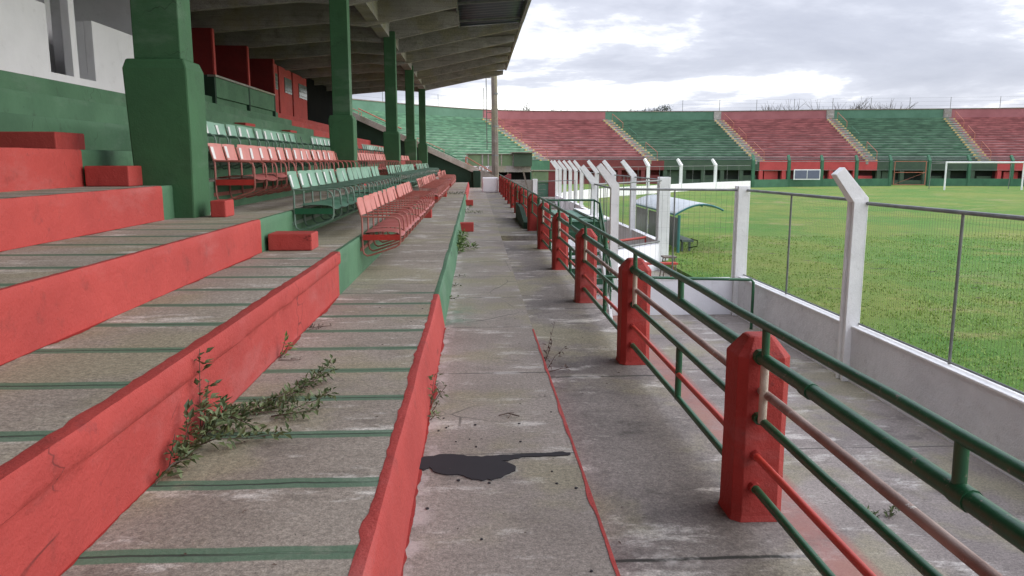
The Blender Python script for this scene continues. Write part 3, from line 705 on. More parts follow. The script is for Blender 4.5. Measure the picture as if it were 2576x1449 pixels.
for k in range(5): pipe(w2, [(2.65 + .015 * k, 15.2 + .5 * k, -.6), (2.65 + .015 * k, 15.2 + .5 * k, 1.06)], .009, name='thin_bar', n=6)
fpost(w2, 5.08, 20.9, 0, arm=False, ztop=1.16, w=.30)
pipe(w2, [(2.75, 17.8, 1.06), (5.0, 20.8, 1.07)], .02)
pipe(w2, [(3.4, 19.0, -.55), (5.0, 20.8, -.56)], .024)
lowwall(w2, (3.35, 19.05), (4.96, 20.85), -1.34, -.62, .14, WHT)
meshpanel(w2, (3.3, 18.95), (4.95, 20.8), -1.3, 1.0, .12, .25, .002)
w3 = thing('perimeter_fence', 'long white mesh fence receding past the dugout and curving behind the corner of the pitch', 'fence')
lowwall(w3, (5.08, 21.05), (5.08, 36.8), -1.34, -.60, .17, CG, WHTF)
for y in (24.7, 28.3, 32.2): fpost(w3, 5.02, y, 0, ztop=1.15, w=.17, al=.6)
pipe(w3, [(5.06, 21, 1.08), (5.06, 36.9, 1.08)], .02)
for y0, y1 in ((21.05, 24.6), (24.8, 28.2), (28.4, 32.1), (32.3, 36.8)): pipe(w3, [(5.06, (y0 + y1) / 2, -.56), (5.06, (y0 + y1) / 2, 1.07)], .014)
meshpanel(w3, (5.06, 21.1), (5.06, 36.8), -.55, 1.07, .14, .3, .0016)
ring = [(5.05, 37), (5.03, 39), (5.0, 41), (4.97, 43.2), (4.97, 45.6), (5.05, 48.2)]
for x, y in ring: fpost(w3, x, y, 0, ztop=1.15, w=.17, al=.6)
lowwall(w3, (5.08, 36.81), (5.1, 48.2), -1.34, -.55, .17, WHT, WHTF)
pipe(w3, [(5.08, 37, 1.06), (5.08, 48, 1.06)], .018)
curve = [(5.1, 48.2), (6.3, 51.5), (8.2, 55.2), (10.8, 59.2), (14.0, 63), (18.0, 68), (22.6, 73), (27.4, 77.2)]
for k in range(len(curve) - 1):
    lowwall(w3, curve[k], curve[k + 1], -1.34, -.42, .2, WHTF, None)
    (xa, ya), (xb, yb) = curve[k], curve[k + 1]
    if 3 <= k < 6: fpost(w3, xb, yb, 0, dirx=-.55, diry=.8, ztop=1.2, zb=-1.1, w=.24, al=.7)
    pipe(w3, [(xa, ya, 1.1), (xb, yb, 1.1)], .016)
    for q in (.33, .66): pipe(w3, [(xa + (xb - xa) * q, ya + (yb - ya) * q, -.45), (xa + (xb - xa) * q, ya + (yb - ya) * q, 1.1)], .012, n=6)
w4 = thing('perimeter_fence', 'green fence with bent posts on a low green wall behind the far goal', 'fence')
gc = [(27.8, 77.5), (32.2, 79.4), (36.1, 80.4), (40.2, 81.2), (43.9, 81.3), (48.1, 81.3), (52.2, 80.9), (56.4, 80.2), (60.6, 79.2), (64.8, 77.8), (69, 76)]
GF = paint('green_fence_paint', (.045, .15, .08), (.03, .11, .06), (.03, .05, .04), .4)
for k in range(len(gc) - 1):
    if k != 4: lowwall(w4, gc[k], gc[k + 1], -1.34, -.30, .2, GF)
    (xa, ya), (xb, yb) = gc[k], gc[k + 1]
    fpost(w4, xa, ya, 0, dirx=.1, diry=1, ztop=1.6, zb=-1.2, w=.28, m=GF, al=.7); pipe(w4, [(xa, ya, 1.5), (xb, yb, 1.5)], .03, m=GALV); pipe(w4, [(xa, ya, .6), (xb, yb, .6)], .015, m=GALV, n=5)
gt = thing('gate', 'rusty red framed pitch gate in the green fence behind the goal', 'gate')
b = MB(); 
for p, q in (((44.3, -1), (44.3, 1.5)), ((47.7, -1), (47.7, 1.5)), ((44.3, 1.5), (47.7, 1.5)), ((44.3, .35), (47.7, .35)), ((44.3, -.95), (47.7, -.95)), ((44.3, -.9), (47.7, .35))):
    b.bar((p[0], 81.2, p[1]), (q[0], 81.2, q[1]), .06 if p != (44.3, -.9) else .02)
b.obj('frame', ORG, gt)

# ------------------------------------------------------------------ dugout
dg = thing('dugout', 'team dugout with curved pale blue sheet roof and dark back panels at the pitch edge', 'dugout', (5.95, 22.5, -1.08))
def rcurve(t):   # local x,z of the roof arc, t 0..1 from back to front
    x = -.15 + 1.45 * t; z = 1.12 + .42 * math.sin(math.pi * (.08 + .72 * t)) - .10
    return x, z
b = MB()
b.grid(lambda u, v: (rcurve(u)[0], 6.3 * v, rcurve(u)[1]), 14, 8); o = b.obj('roof_sheet', POLY, dg, smooth=True, fix=False); q = o.modifiers.new('t', 'SOLIDIFY'); q.thickness = .012
for y in (0, 2.1, 4.2, 6.3):
    b = MB(); b.tube([(rcurve(k / 12)[0], y, rcurve(k / 12)[1] - .03) for k in range(13)], .028, 8); b.obj('roof_hoop', TEAL, dg, smooth=True)
    b = MB(); b.tube([(0, y, 0), (0, y, 1.1)], .03 if y else .045, 8); b.obj('post', TEAL if y == 0 else WHTF, dg, smooth=True)
b = MB(); b.bar((-.13, 0, 1.12), (-.13, 6.3, 1.12), .05); b.obj('back_beam', TEAL, dg)
for k in range(3):
    b = MB(); b.box(.02, .1 + 2.1 * k, .12, .05, 2.0 + 2.1 * k, 1.0); b.obj('back_panel', BACKP, dg)
b = MB(); b.box(.15, .15, .30, .50, 6.1, .36)
for y in (.4, 3.1, 5.8): b.box(.2, y, 0, .26, y + .05, .3); b.box(.42, y, 0, .48, y + .05, .3)
b.obj('bench_seat', BACKP, dg)
b = MB(); b.tube([(.35, -.05, .42), (.55, -.05, .36), (.55, -.05, .2), (.3, -.05, .15)], .015, 6); b.obj('side_hoop', BLK, dg, smooth=True)
# red bench and stool beside the tunnel wall
rb = thing('bench', 'red metal frame bench standing against the white tunnel wall', 'bench', (3.95, 18.6, -1.33))
b = MB(); b.box(-.1, -.12, .44, .95, .12, .48); b.obj('seat', PIPER, rb)
for x in (0, .85):
    b = MB(); b.tube([(x - .08, -.1, 0), (x, 0, .45), (x + .06, .1, 0)], .02, 6); b.obj('leg', PIPER, rb)
sr = thing('stool', 'grey wooden stool beside the red bench at the tunnel wall', 'stool', (5.15 - .35, 19.0, -1.33))
b = MB(); b.box(-.16, -.16, .55, .16, .16, .59); b.obj('seat', CM, sr)
for x, y in ((-1, -1), (1, -1), (1, 1), (-1, 1)):
    b = MB(); b.tube([(x * .18, y * .18, 0), (x * .11, y * .11, .56)], .015, 6); b.obj('leg', CM, sr)
b = MB(); b.bar((-.15, -.15, .2), (.15, -.15, .2), .02); b.obj('stretcher', CM, sr)
tb = thing('barrier', 'low horizontal red bar on the path behind the white tunnel wall', 'barrier', (3.9, 21.8, -1.33))
b = MB(); b.tube([(-.5, 0, .6), (1.05, .6, .72), (1.05, .6, 0)], .04, 8); b.tube([(-.5, 0, .6), (-.5, 0, 0)], .03, 8); b.obj('bar', PIPER, tb, smooth=True)

# ------------------------------------------------------------------ goal
gl = thing('goal', 'white football goal with thin back stays at the far end of the pitch', 'goal', (43.0, 70, -1.08))
b = MB(); b.tube([(0, 0, 0), (0, 0, 2.5)], .075, 10); b.obj('post', WHTF, gl, smooth=True)
b = MB(); b.tube([(7.32, 0, 0), (7.32, 0, 2.5)], .075, 10); b.obj('post', WHTF, gl, smooth=True)
b = MB(); b.tube([(-.06, 0, 2.5), (7.38, 0, 2.5)], .07, 10); b.obj('crossbar', WHTF, gl, smooth=True)
b = MB()
for x, s in ((0, -.2), (7.32, .2)): b.tube([(x, 0, 2.5), (x + s, 2.0, 2.4), (x + s, 2.1, 0)], .035, 6)
b.tube([(-.2, 2.0, 2.4), (7.5, 2.0, 2.4)], .02, 5)
b.obj('back_stay', GALV, gl, smooth=True)

# ------------------------------------------------------------------ terrace
tops = [(-26, 50), (-21, 66), (-14.8, 80.5), (1.1, 99.9), (17, 102.7), (31.5, 102), (44.8, 98.4), (58.4, 95.8), (73, 92)]
bots = [(-12, 49), (-8.8, 60), (-3.0, 73.8), (7.7, 88.5), (20.5, 90.3), (32.6, 89.3), (44.1, 86), (55.4, 83.5), (68, 80)]
cols = [TR, TGL, TGL, TR, TG, TR, TG, TR]; cols[0] = TR; cols[1] = TR; cols[2] = TGL
cn = ['red', 'red', 'light green', 'red', 'green', 'red', 'green', 'red']
def cr(P, i, t):
    p = [P[max(0, min(len(P) - 1, i + k))] for k in (-1, 0, 1, 2)]
    return tuple(.5 * (2 * p[1][a] + (p[2][a] - p[0][a]) * t + (2 * p[0][a] - 5 * p[1][a] + 4 * p[2][a] - p[3][a]) * t * t + (3 * p[1][a] - p[0][a] - 3 * p[2][a] + p[3][a]) * t ** 3) for a in (0, 1))
NR = 18; ZB, ZT = 1.50, 6.80
tr = thing('terrace', 'huge curved stepped terrace painted in alternating red and green blocks round the far end', 'terrace')
def rp(i, t, s, z):
    a = cr(bots, i, t); c = cr(tops, i, t); return (a[0] + (c[0] - a[0]) * s, a[1] + (c[1] - a[1]) * s, z)
for i in range(8):
    b = MB(); n = 10; pr = [(0, ZB - .4)]
    for k in range(NR):
        z = ZB + (ZT - ZB) * (k + 1) / NR; pr += [(k / NR, z), ((k + 1) / NR, z)]
    b.grid(lambda u, v: rp(i, u, *pr[int(round(v * (len(pr) - 1)))]), n, len(pr) - 1)
    o = b.obj('seating_section', cols[i], tr, fix=False); o['label'] = cn[i] + ' painted block of terrace steps'
    b = MB(); hgt = 7.84
    q = [(1.0, ZT), (1.0, hgt), (1.016, hgt), (1.016, -1.5)]
    b.grid(lambda u, v: rp(i, u, *q[int(round(v * 3))]), n, 3); o = b.obj('rim_wall', RIMR if 'red' in cn[i] else RIMG, tr, fix=False)
    b = MB(); q = [(.995, hgt), (.995, hgt + .1), (1.02, hgt + .1), (1.02, hgt)]
    b.grid(lambda u, v: rp(i, u, *q[int(round(v * 3))]), n, 3); b.obj('rim_coping', CM, tr, fix=False)
# front wall: proud painted band over a dark recess
FRD = paint('front_wall_dark_red', (.20, .035, .035), (.15, .028, .03), (.05, .02, .02), .4)
FRG = paint('front_wall_olive', (.06, .10, .06), (.045, .075, .05), (.02, .03, .02), .4)
FRR = paint('front_wall_bright_red', (.55, .075, .075), (.46, .06, .06), (.1, .03, .03), .3)
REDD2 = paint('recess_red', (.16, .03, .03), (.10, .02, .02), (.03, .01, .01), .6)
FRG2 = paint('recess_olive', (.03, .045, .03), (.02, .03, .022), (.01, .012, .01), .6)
fcol = [FRD, FRD, GF, FRD, FRG, FRR, FRG, FRR]
def shift(a, c, off):    # towards pitch
    v = (a[0] - c[0], a[1] - c[1]); L = math.hypot(*v); return (a[0] + v[0] / L * off, a[1] + v[1] / L * off)
def wp(s, off, z):
    i = int(min(7, s)); t = s - i; a = cr(bots, i, t); c = cr(tops, i, t); p = shift(a, c, off); return (*p, z)
shiftc = {3: .9}
bounds = [0, 1, 2, 3.05, 4.1, 5.0, 6.05, 7.1, 8]
for i in range(8):
    s0, s1 = bounds[i], bounds[i + 1]; zt_ = ZB + .08 if i != 5 else ZB + .08
    b = MB(); q = [(0, zt_), (.35, zt_), (.35, .5), (.05, .5)]
    b.grid(lambda u, v: wp(s0 + (s1 - s0 - 1e-4) * u, *q[int(round(v * 3))]), 12, 3); b.obj('front_band', fcol[i], tr, fix=False)
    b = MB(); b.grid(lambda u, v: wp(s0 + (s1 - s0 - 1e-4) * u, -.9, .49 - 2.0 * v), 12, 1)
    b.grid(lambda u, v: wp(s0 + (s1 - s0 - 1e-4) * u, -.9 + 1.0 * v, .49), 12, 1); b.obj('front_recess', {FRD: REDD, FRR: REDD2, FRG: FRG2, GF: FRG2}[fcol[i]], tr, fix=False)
    b = MB(); b.grid(lambda u, v: wp(s0 + (s1 - s0 - 1e-4) * u, .18, [-1.5, -.55, -.55][int(round(v * 2))] if v < .9 else -.55), 12, 2); b.obj('front_plinth', fcol[i], tr, fix=False)
    for k in range(5):
        p = wp(s0 + (s1 - s0) * (k + .1) / 5, .1, 0); b = MB(); b.box(p[0] - .22, p[1] - .2, -1.5, p[0] + .22, p[1] + .2, .499); b.obj('pier', fcol[i], tr)
        if k % 2 == 0:
            p2 = wp(s0 + (s1 - s0) * (k + .6) / 5, -.2, 0); b = MB(); b.box(p2[0] - .8, p2[1] - .1, -1.5, p2[0] + .8, p2[1] + .1, -.1 + .5 * (k % 3 == 0)); b.obj('infill_panel', fcol[i], tr)
# low pipes along the front of the terrace
for z, off in ((ZB + .45, .1), (ZB + .22, .12)):
    b = MB(); b.tube([wp(2.2 + 5.8 * k / 90, off, z) for k in range(91)], .035, 5); b.obj('front_pipe', GALV, tr)
# aisles
for i in range(2, 8):
    a = Vector((*bots[i], 0)); c = Vector((*tops[i], 0)); ax = (c - a); L = ax.length; ax /= L; sd_ = Vector((ax.y, -ax.x, 0)) ; w = .62
    b = MB(); mk = MB(); ns = NR * 2
    for k in range(ns):
        z = ZB + (ZT - ZB) * (k + 1) / ns + .03; s0 = L * k / ns - .28; s1 = L * (k + 1) / ns
        p = [a + ax * s0 - sd_ * w, a + ax * s0 + sd_ * w, a + ax * s1 + sd_ * w, a + ax * s1 - sd_ * w]
        b.add([(q.x, q.y, z - .5) for q in p] + [(q.x, q.y, z) for q in p], [(4, 5, 6, 7), (0, 1, 5, 4), (1, 2, 6, 5), (2, 3, 7, 6), (3, 0, 4, 7)])
        if k % 2 == 0:
            for sg in (-1, 1):
                e = a + ax * (s0 - .02) + sd_ * (w * sg); f_ = e - sd_ * (.2 * sg)
                mk.add([(e.x, e.y, z - .14), (f_.x, f_.y, z - .14), (f_.x, f_.y, z + .01), (e.x, e.y, z + .01)], [(0, 1, 2, 3)])
                g_ = ax * .22
                mk.add([(e.x, e.y, z + .012), (f_.x, f_.y, z + .012), (f_.x + g_.x, f_.y + g_.y, z + .012), (e.x + g_.x, e.y + g_.y, z + .012)], [(0, 1, 2, 3)])
                e2 = e + sd_ * .004 * sg
                mk.add([(e2.x, e2.y, z - .3), (e2.x + g_.x, e2.y + g_.y, z - .3), (e2.x + g_.x, e2.y + g_.y, z + .01), (e2.x, e2.y, z + .01)], [(0, 1, 2, 3)])
    o = b.obj('aisle_stairs', CS, tr); mk.obj('yellow_marking', YEL, o, fix=False)
    for (s0, s1, mm) in ((.72, .96, ORG), (.42, .60, ORG if i % 2 else GF), (.02, .24, ORG)):
        b = MB(); p0 = a + ax * L * s0 + sd_ * (w + .15); p1 = a + ax * L * s1 + sd_ * (w + .15)
        z0 = ZB + (ZT - ZB) * s0; z1 = ZB + (ZT - ZB) * s1
        b.tube([(p0.x, p0.y, z0), (p0.x, p0.y, z0 + .95), (p1.x, p1.y, z1 + .95), (p1.x, p1.y, z1)], .032, 6); b.obj('handrail', mm, tr)
    p = c - ax * .1; b = MB(); b.box(p.x - .45, p.y - .1, ZT, p.x + .45, p.y + .35, 7.83)
    if i > 4: b.obj('aisle_head', CS, tr)
rf = thing('rim_fence', 'thin wire fence on tall poles along the top edge of the terrace', 'fence')
pts = []
for i in range(2, 8):
    for k in range(3):
        p = rp(i, k / 3 + .02, 1.005, 7.8); pts.append(p); b = MB(); b.tube([p, (p[0], p[1], p[2] + 1.5)], .032, 6); b.obj('pole', GALV, rf)
for h in (.5, 1.0, 1.45):
    b = MB(); b.tube([(p[0], p[1], p[2] + h) for p in pts], .008, 3); b.obj('wire', GALV, rf)
# extra rails on the left terrace side
tl = thing('handrail', 'orange handrail on the light green terrace seen behind the second column', 'handrail')
b = MB(); b.tube([(-7.9, 55.0, 3.6), (-7.9, 55.0, 5.1), (-5.0, 55.0, 3.75)], .05, 6); b.obj('pipe', ORG, tl)
th = thing('handrail', 'thin dark handrail below the light green terrace, right of the last column', 'handrail')
b = MB(); b.tube([(-3.6, 52.0, 2.9), (-1.15, 52.0, 1.75), (-1.15, 52.0, .9)], .03, 6); b.obj('pipe', GF, th)

# ------------------------------------------------------------------ corner buildings between stand and terrace
SHG = paint('olive_panel_paint', (.17, .25, .12), (.13, .20, .10), (.05, .07, .04), .5)
SHD = paint('dark_olive_panel_paint', (.045, .08, .045), (.035, .065, .035), (.02, .03, .02), .4)
cb = thing('entrance_building', 'low olive green and grey building with a dark doorway at the corner behind the mast', 'building', (0, 60, 0))
b = MB(); b.box(-.6, 0, 1.2, 2.95, .6, 2.05); b.obj('panel_wall', SHG, cb)
b = MB(); b.box(2.96, -.5, 1.15, 4.35, 3, 2.15); b.obj('side_box', SHD, cb)
b = MB(); b.box(2.85, -.7, 2.151, 4.5, 3.1, 2.22); b.box(-.7, -.1, 2.051, 2.84, .7, 2.1); b.obj('roof_edge', CM, cb)
b = MB()
for x in (-.6, .55, 1.0, 2.0, 2.9): b = MB(); b.box(x, -.06, 1.2, x + .1, -.001, 2.05); b.obj('panel_post', CS, cb)
b = MB(); b.box(-.6, -.1, .72, 4.3, .5, 1.19); b.obj('lintel', CS, cb)
b = MB(); b.box(1.6, .6, -1.3, 4.3, .8, .715); b.obj('doorway', BLK, cb)
b = MB(); b.box(1.6, -.2, -1.3, 1.72, .59, .715); b.box(2.5, .3, -1.3, 2.6, .59, .715); b.obj('door_post', CM, cb)
b = MB(); b.box(-2.5, .2, -1.3, 1.55, .8, .715); b.obj('low_wall', CS, cb)
b = MB()
def letter(ch, x, s=.36, z=.78, t=.075):
    w = s * .68; y0, y1 = -.13, -.101
    if ch == 'C': L = [(0, 0, 0, 1), (0, 1, 1, 1), (0, 0, 1, 0)]
    elif ch == 'O': L = [(0, 0, 0, 1), (0, 1, 1, 1), (0, 0, 1, 0), (1, 0, 1, 1)]
    elif ch == 'T': L = [(0, 1, 1, 1), (.5, 0, .5, 1)]
    else: L = [(.5, 0, .5, 1)]
    for a_, b_, c_, d_ in L: b.bar((x + a_ * w, -.115, z + b_ * s), (x + c_ * w, -.115, z + d_ * s), .03, t, up=(0, 0, 1) if b_ == d_ else (1, 0, 0))
for ch, x in (('C', -.08), ('O', .40), ('T', .85), ('I', 1.55)): letter(ch, x)
b.obj('lettering', WHTF, cb)
c2 = thing('kiosk', 'small olive green kiosk with a red end wall and a dark green notice board', 'kiosk', (3.7, 50, -1.33))
b = MB(); b.box(0, 0, 1.55, 1.0, 1.2, 2.22); b.obj('upper_panel', SHG, c2)
b = MB(); b.box(1.001, 0, 0, 1.55, 1.4, 2.25); b.obj('end_wall', FRD, c2)
b = MB(); b.box(-.05, -.06, 2.251, 1.6, 1.45, 2.31); b.obj('roof', CM, c2)
b = MB(); b.box(0, .05, .4, 1.0, 1.2, 1.5); b.obj('notice_board', paint('notice_green', (.06, .14, .09), (.05, .12, .08)), c2)
b = MB()
for k, (x, w) in enumerate(((.08, .7), (.08, .42), (.14, .3), (.3, .55), (.1, .25), (.08, .6), (.12, .4))): b.box(x, .035, 1.42 - k * .11, x + w, .046, 1.435 - k * .11)
b.obj('faded_board_lines', CS, c2)
b = MB()
for k in range(4): b.box(-.1, -2.6 + .6 * k, 0, 1.5, -2.0 + .6 * k if k < 3 else -.1, .12 + .17 * k)
b.obj('entrance_steps', CS, c2)
ww = MB(); ww.box(1.55, 40, -1.33, 2.95, 40.25, .62); tag(ww.obj('rendered_wall', CS), 'weathered white rendered wall below the mast, behind the far railing', 'wall')
wp_ = MB(); wp_.box(2.96, 39.9, -1.33, 3.2, 40.3, .66); tag(wp_.obj('rendered_pillar', WHTF), 'white pillar closing the right end of the weathered wall', 'pillar')
lp = MB(); lp.bar((2.75, 39.5, -.2), (2.45, 39.5, 1.05), .08); tag(lp.obj('leaning_pole', CM), 'grey pole leaning over the weathered white wall', 'pole')
gf = thing('pipe_barrier', 'thin galvanised pipe frame between the white pillar and the row of bent posts', 'barrier')
b = MB(); b.tube([(3.1, 38.6, .58), (4.95, 38.6, .63), (4.95, 38.6, -1.3)], .025, 6); b.tube([(3.1, 38.6, .58), (3.1, 38.6, -1.3)], .02, 6); b.tube([(3.1, 38.6, -.9), (4.95, 38.6, -.9)], .015, 6); b.obj('pipe', GALV, gf)
gb = MB(); gb.box(.38, 40.2, -.019, 1.22, 40.9, .74); tag(gb.obj('white_block', WHT, bevel=.06), 'plain white painted block closing the end of the walkway', 'block')
rw = thing('ramp_wall', 'weathered sloping white wall running down behind the white block', 'wall')
b = MB(); b.prism([(.37, 0), (1.45, 0), (1.45, .55), (.37, 1.1)], 45.2, 45.5); b.obj('wall', CS, rw)
b = MB(); b.tube([(-.6, 55, 1.85), (1.3, 55, .75)], .04, 6); b.tube([(-.6, 55, 1.45), (1.3, 55, .4)], .04, 6); b.tube([(-.6, 55, .5), (-.6, 55, 1.85)], .05, 6); b.obj('rail', ORG, rw)
rs = MB(); rs.prism([(1.55, -1.3), (2.6, -1.3), (2.6, .65), (2.45, .65), (1.55, .2)], 56, 56.4); tag(rs.obj('stair_wall', FRD), 'small faded red sloping wall in front of the dark doorway', 'wall')
# mast with conduit
ms = thing('floodlight_mast', 'tall brown grey concrete mast with a conduit ladder beside it, behind the roof end', 'mast', (1.32, 50, -1.33))
b = MB(); b.tube([(0, 0, 0), (-.02, 0, 4), (-.06, 0, 8), (-.1, 0, 12)], .24, 8, r2=.16); b.obj('shaft', CM, ms)
b = MB()
for z in (3.2, 5.0, 7.0): b.tube([(-.02, 0, z), (-.02, 0, z + .09)],   .245 - z * .0065, 8)
b.obj('band', GALV, ms)
b = MB(); b.tube([(-.52, -.05, 3.6), (-.6, -.05, 12)], .03, 6)
for z in (4.05, 5.9, 8): b.tube([(-.52, -.05, z), (0, 0, z)], .025, 6)
b.tube([(-.72, -.05, 5.6), (-.74, -.05, 7.4)], .025, 6)
b.obj('conduit', WIRE, ms)
sb = thing('sign_board', 'blue grey two-pane board in a white frame hung on the green fence', 'board', (32.6, 79.0, -.35))
b = MB(); b.box(0, 0, 0, 2.75, .08, 1.05); b.obj('frame', WHTF, sb)
for x in (.1, 1.42): b = MB(); b.box(x, -.02, .1, x + 1.24, -.001, .95); b.obj('pane', BLUEG, sb)

# ------------------------------------------------------------------ plants
def leaf(b, p, dirv, L, W_, up=(0, 0, 1)):
    d_ = Vector(dirv).normalized(); s_ = d_.cross(Vector(up))
    if s_.length < .1: s_ = Vector((1, 0, 0))
    s_.normalize(); p = Vector(p); n_ = s_.cross(d_)
    b.add([p, p + d_ * L * .4 + s_ * W_ * .5 + n_ * L * .08, p + d_ * L - n_ * L * .12, p + d_ * L * .4 - s_ * W_ * .5 + n_ * L * .08], [(0, 1, 2, 3)])
def weed(paths, label, leafsz=.035, dens=90, mat=None, spread=.035, seed=1, name='weed', keep=None):
    rnd = random.Random(seed); t = thing(name, label, 'plant', paths[0][0]); o0 = Vector(paths[0][0])
    s_ = MB(); l_ = MB()
    for P in paths:
        P = [Vector(p) - o0 for p in P]; L = sum((P[i + 1] - P[i]).length for i in range(len(P) - 1))
        s_.tube([p + Vector([rnd.uniform(-.004, .004) for _ in range(3)]) for p in P], .0035, 5, r2=.0015)
        for k in range(int(L * dens)):
            f = rnd.random() * (len(P) - 1); i = int(f); p = P[i].lerp(P[i + 1], f - i); ax = (P[i + 1] - P[i]).normalized()
            r_ = Vector((rnd.gauss(0, 1), rnd.gauss(0, 1), rnd.gauss(0.2, .8))); dv = (r_ - ax * r_.dot(ax) * .6).normalized()
            q = p + dv * rnd.random() * spread
            w = q + o0; e = w + dv * leafsz
            if keep: 
                if not keep(w) or not keep(e): continue
            leaf(l_, q, dv + ax * .4, leafsz * rnd.uniform(.5, 1.6), leafsz * rnd.uniform(.4, .8), (rnd.uniform(-.5, .5), rnd.uniform(-.5, .5), 1))
    s_.obj('stem', DRY, t); l_.obj('foliage', mat or LEAF, t, fix=False)
    return t
xa = -1.285; zf = .32
kp = lambda w: w.x > -1.29 and w.z > .318
weed([[(xa, 3.02, zf), (xa + .03, 3.12, zf + .05), (xa + .08, 3.2, zf + .04)], [(xa, 3.15, zf), (xa + .02, 3.2, zf + .14)], [(xa, 3.28, zf), (xa + .04, 3.3, zf + .16)], [(xa, 3.38, zf), (xa + .02, 3.33, zf + .2)],
      [(xa, 3.45, zf), (xa + .06, 3.5, zf + .13)], [(xa, 3.55, zf), (xa + .015, 3.52, zf + .2), (xa + .012, 3.56, zf + .42)], [(xa, 3.55, zf), (xa + .03, 3.6, zf + .26)], [(xa, 3.65, zf), (xa + .1, 3.62, zf + .12)],
      [(xa, 3.75, zf), (xa + .12, 3.65, zf + .06), (xa + .22, 3.62, zf + .03)], [(xa, 3.4, zf), (xa + .12, 3.38, zf + .05), (xa + .25, 3.45, zf + .03), (xa + .42, 3.52, zf + .03)], [(xa, 3.2, zf), (xa + .09, 3.16, zf + .07)],
      [(xa, 3.6, zf), (xa + .08, 3.55, zf + .1)], [(xa, 3.5, zf), (xa + .1, 3.45, zf + .1)], [(xa, 3.7, zf), (xa + .06, 3.7, zf + .12)]],
     'leafy weed climbing the red riser at lower left', .042, 210, LEAF, .04, 3, keep=kp)
weed([[(xa, 3.85, zf), (xa + 0.126, 3.9, zf + .03), (xa + 0.294, 4.1, zf + .05), (xa + 0.378, 4.35, zf + .07), (xa + 0.437, 4.6, zf + .08)], [(xa + 0.017, 3.8, zf), (xa + 0.210, 3.95, zf + .02), (xa + 0.336, 4.2, zf + .04), (xa + 0.420, 4.5, zf + .05)],
      [(xa, 3.85, zf), (xa + 0.168, 3.82, zf + .03), (xa + 0.336, 3.85, zf + .03), (xa + 0.470, 3.93, zf + .06), (xa + 0.521, 4.0, zf + .08)], [(xa + 0.252, 3.84, zf), (xa + 0.378, 3.78, zf + .04), (xa + 0.487, 3.8, zf + .05)], [(xa + 0.084, 3.9, zf), (xa + 0.336, 3.95, zf + .03)],
      [(xa + 0.168, 4.0, zf), (xa + 0.353, 4.25, zf + .05)]],
     'creeping weed sprawling across the striped tier beside the red riser', .032, 200, LEAF, .03, 5, keep=kp)
weed([[(xa, 5.05, zf), (xa + .03, 5.08, zf + .12)], [(xa, 5.1, zf), (xa + .06, 5.1, zf + .09)]], 'small weed sprig at the foot of the red riser beyond the leafy weed', .035, 130, LEAFB, .025, 8, keep=kp)
weed([[(xa, 5.0, zf), (xa + .15, 4.95, zf + .01)], [(xa, 6.0, zf), (xa + .16, 6.02, zf + .01)], [(xa, 5.9, zf), (xa + .1, 6.0, zf + .02)]], 'dark withered twigs at the foot of the red riser', .02, 90, DRY, .015, 9, 'dry_weed')
kq = lambda w: w.x > -.33 and w.z > .002
weed([[(-.30, 4.95, .0), (-.27, 4.95, .12)], [(-.29, 4.8, .0), (-.24, 4.78, .08)], [(-.29, 5.05, 0), (-.2, 5.1, .1)], [(-.29, 4.7, 0), (-.25, 4.65, .05)], [(-.3, 5.0, .0), (-.28, 5.1, .17)]], 'small dark weed against the near end of the red kerb riser', .03, 130, LEAF, .03, 11, keep=kq)
weed([[(-.32, 13.5 + .25 * k, 0), (-.25 + .03 * (k % 2), 13.5 + .25 * k, .16 + .05 * (k % 3))] for k in range(8)] + [[(-.3, 13.95, 0), (-.1, 13.97, .05), (.0, 13.98, .02)]], 'bright green weed clump on the walkway against the green riser', .06, 260, LEAFB, .09, 12, keep=kq)
weed([[(-.32, 9.0, 0), (-.2, 9.02, .02)], [(-.32, 9.9, 0), (-.2, 9.92, .03)], [(-.32, 10.75, 0), (-.15, 10.77, .02)]], 'thin dark weeds in the walkway joints by the green riser', .03, 90, LEAF, .02, 13)
weed([ [(-.3, 24, 0), (.2, 24, .05)], [(-.33, 24.3, 0), (-.1, 24.4, .2)]], 'low weeds growing across the far walkway joint', .05, 90, LEAF, .04, 14)
weed([[(.60, 6.6, -.12), (.66, 6.75, .02), (.72, 6.95, .14)], [(.6, 6.55, -.12), (.65, 6.5, .05)], [(.6, 6.3, -.12), (.66, 6.3, -.02), (.74, 6.4, .03)], [(.6, 6.2, -.12), (.7, 6.15, -.08), (.76, 6.2, -.1)]], 'wispy dry grass stalk growing at the walkway kerb', .03, 40, DRY, .02, 15, 'dry_grass')
weed([[(-.35 - .12 * k, 30.4, .315), (-.35 - .12 * k, 30.3, .36)] for k in range(7)], 'dark weeds along the front of the raised slab on the lowest tier', .05, 200, LEAF, .05, 16)
weed([[(3.35 + .2 * k, 30.6 + .2 * (k % 2), -1.33), (3.4 + .2 * k, 30.6, -.55 - .1 * (k % 3))] for k in range(6)], 'green shrub growing on the lower path before the bent posts', .12, 60, LEAFB, .22, 17, 'shrub')
weed([[(2.2, 4.0, -1.33), (2.3, 4.1, -1.28)], [(3.4, 5.9, -1.33), (3.5, 6.0, -1.27)], [(3.3, 5.9, -1.33), (3.25, 6.0, -1.27)]], 'tiny weeds in cracks of the lower path', .04, 200, LEAF, .03, 18)
tw = MB(); tw.tube([(.14, 4.72, .012), (.2, 4.74, .02), (.27, 4.70, .012)], .004, 5); tw.tube([(.2, 4.74, .02), (.24, 4.78, .012)], .003, 5); tw.tube([(.22, 4.73, .02), (.20, 4.68, .01)], .003, 5)
tag(tw.obj('twig', DRY), 'small broken twig lying on the walkway', 'twig')
lf = MB(); random.seed(21)
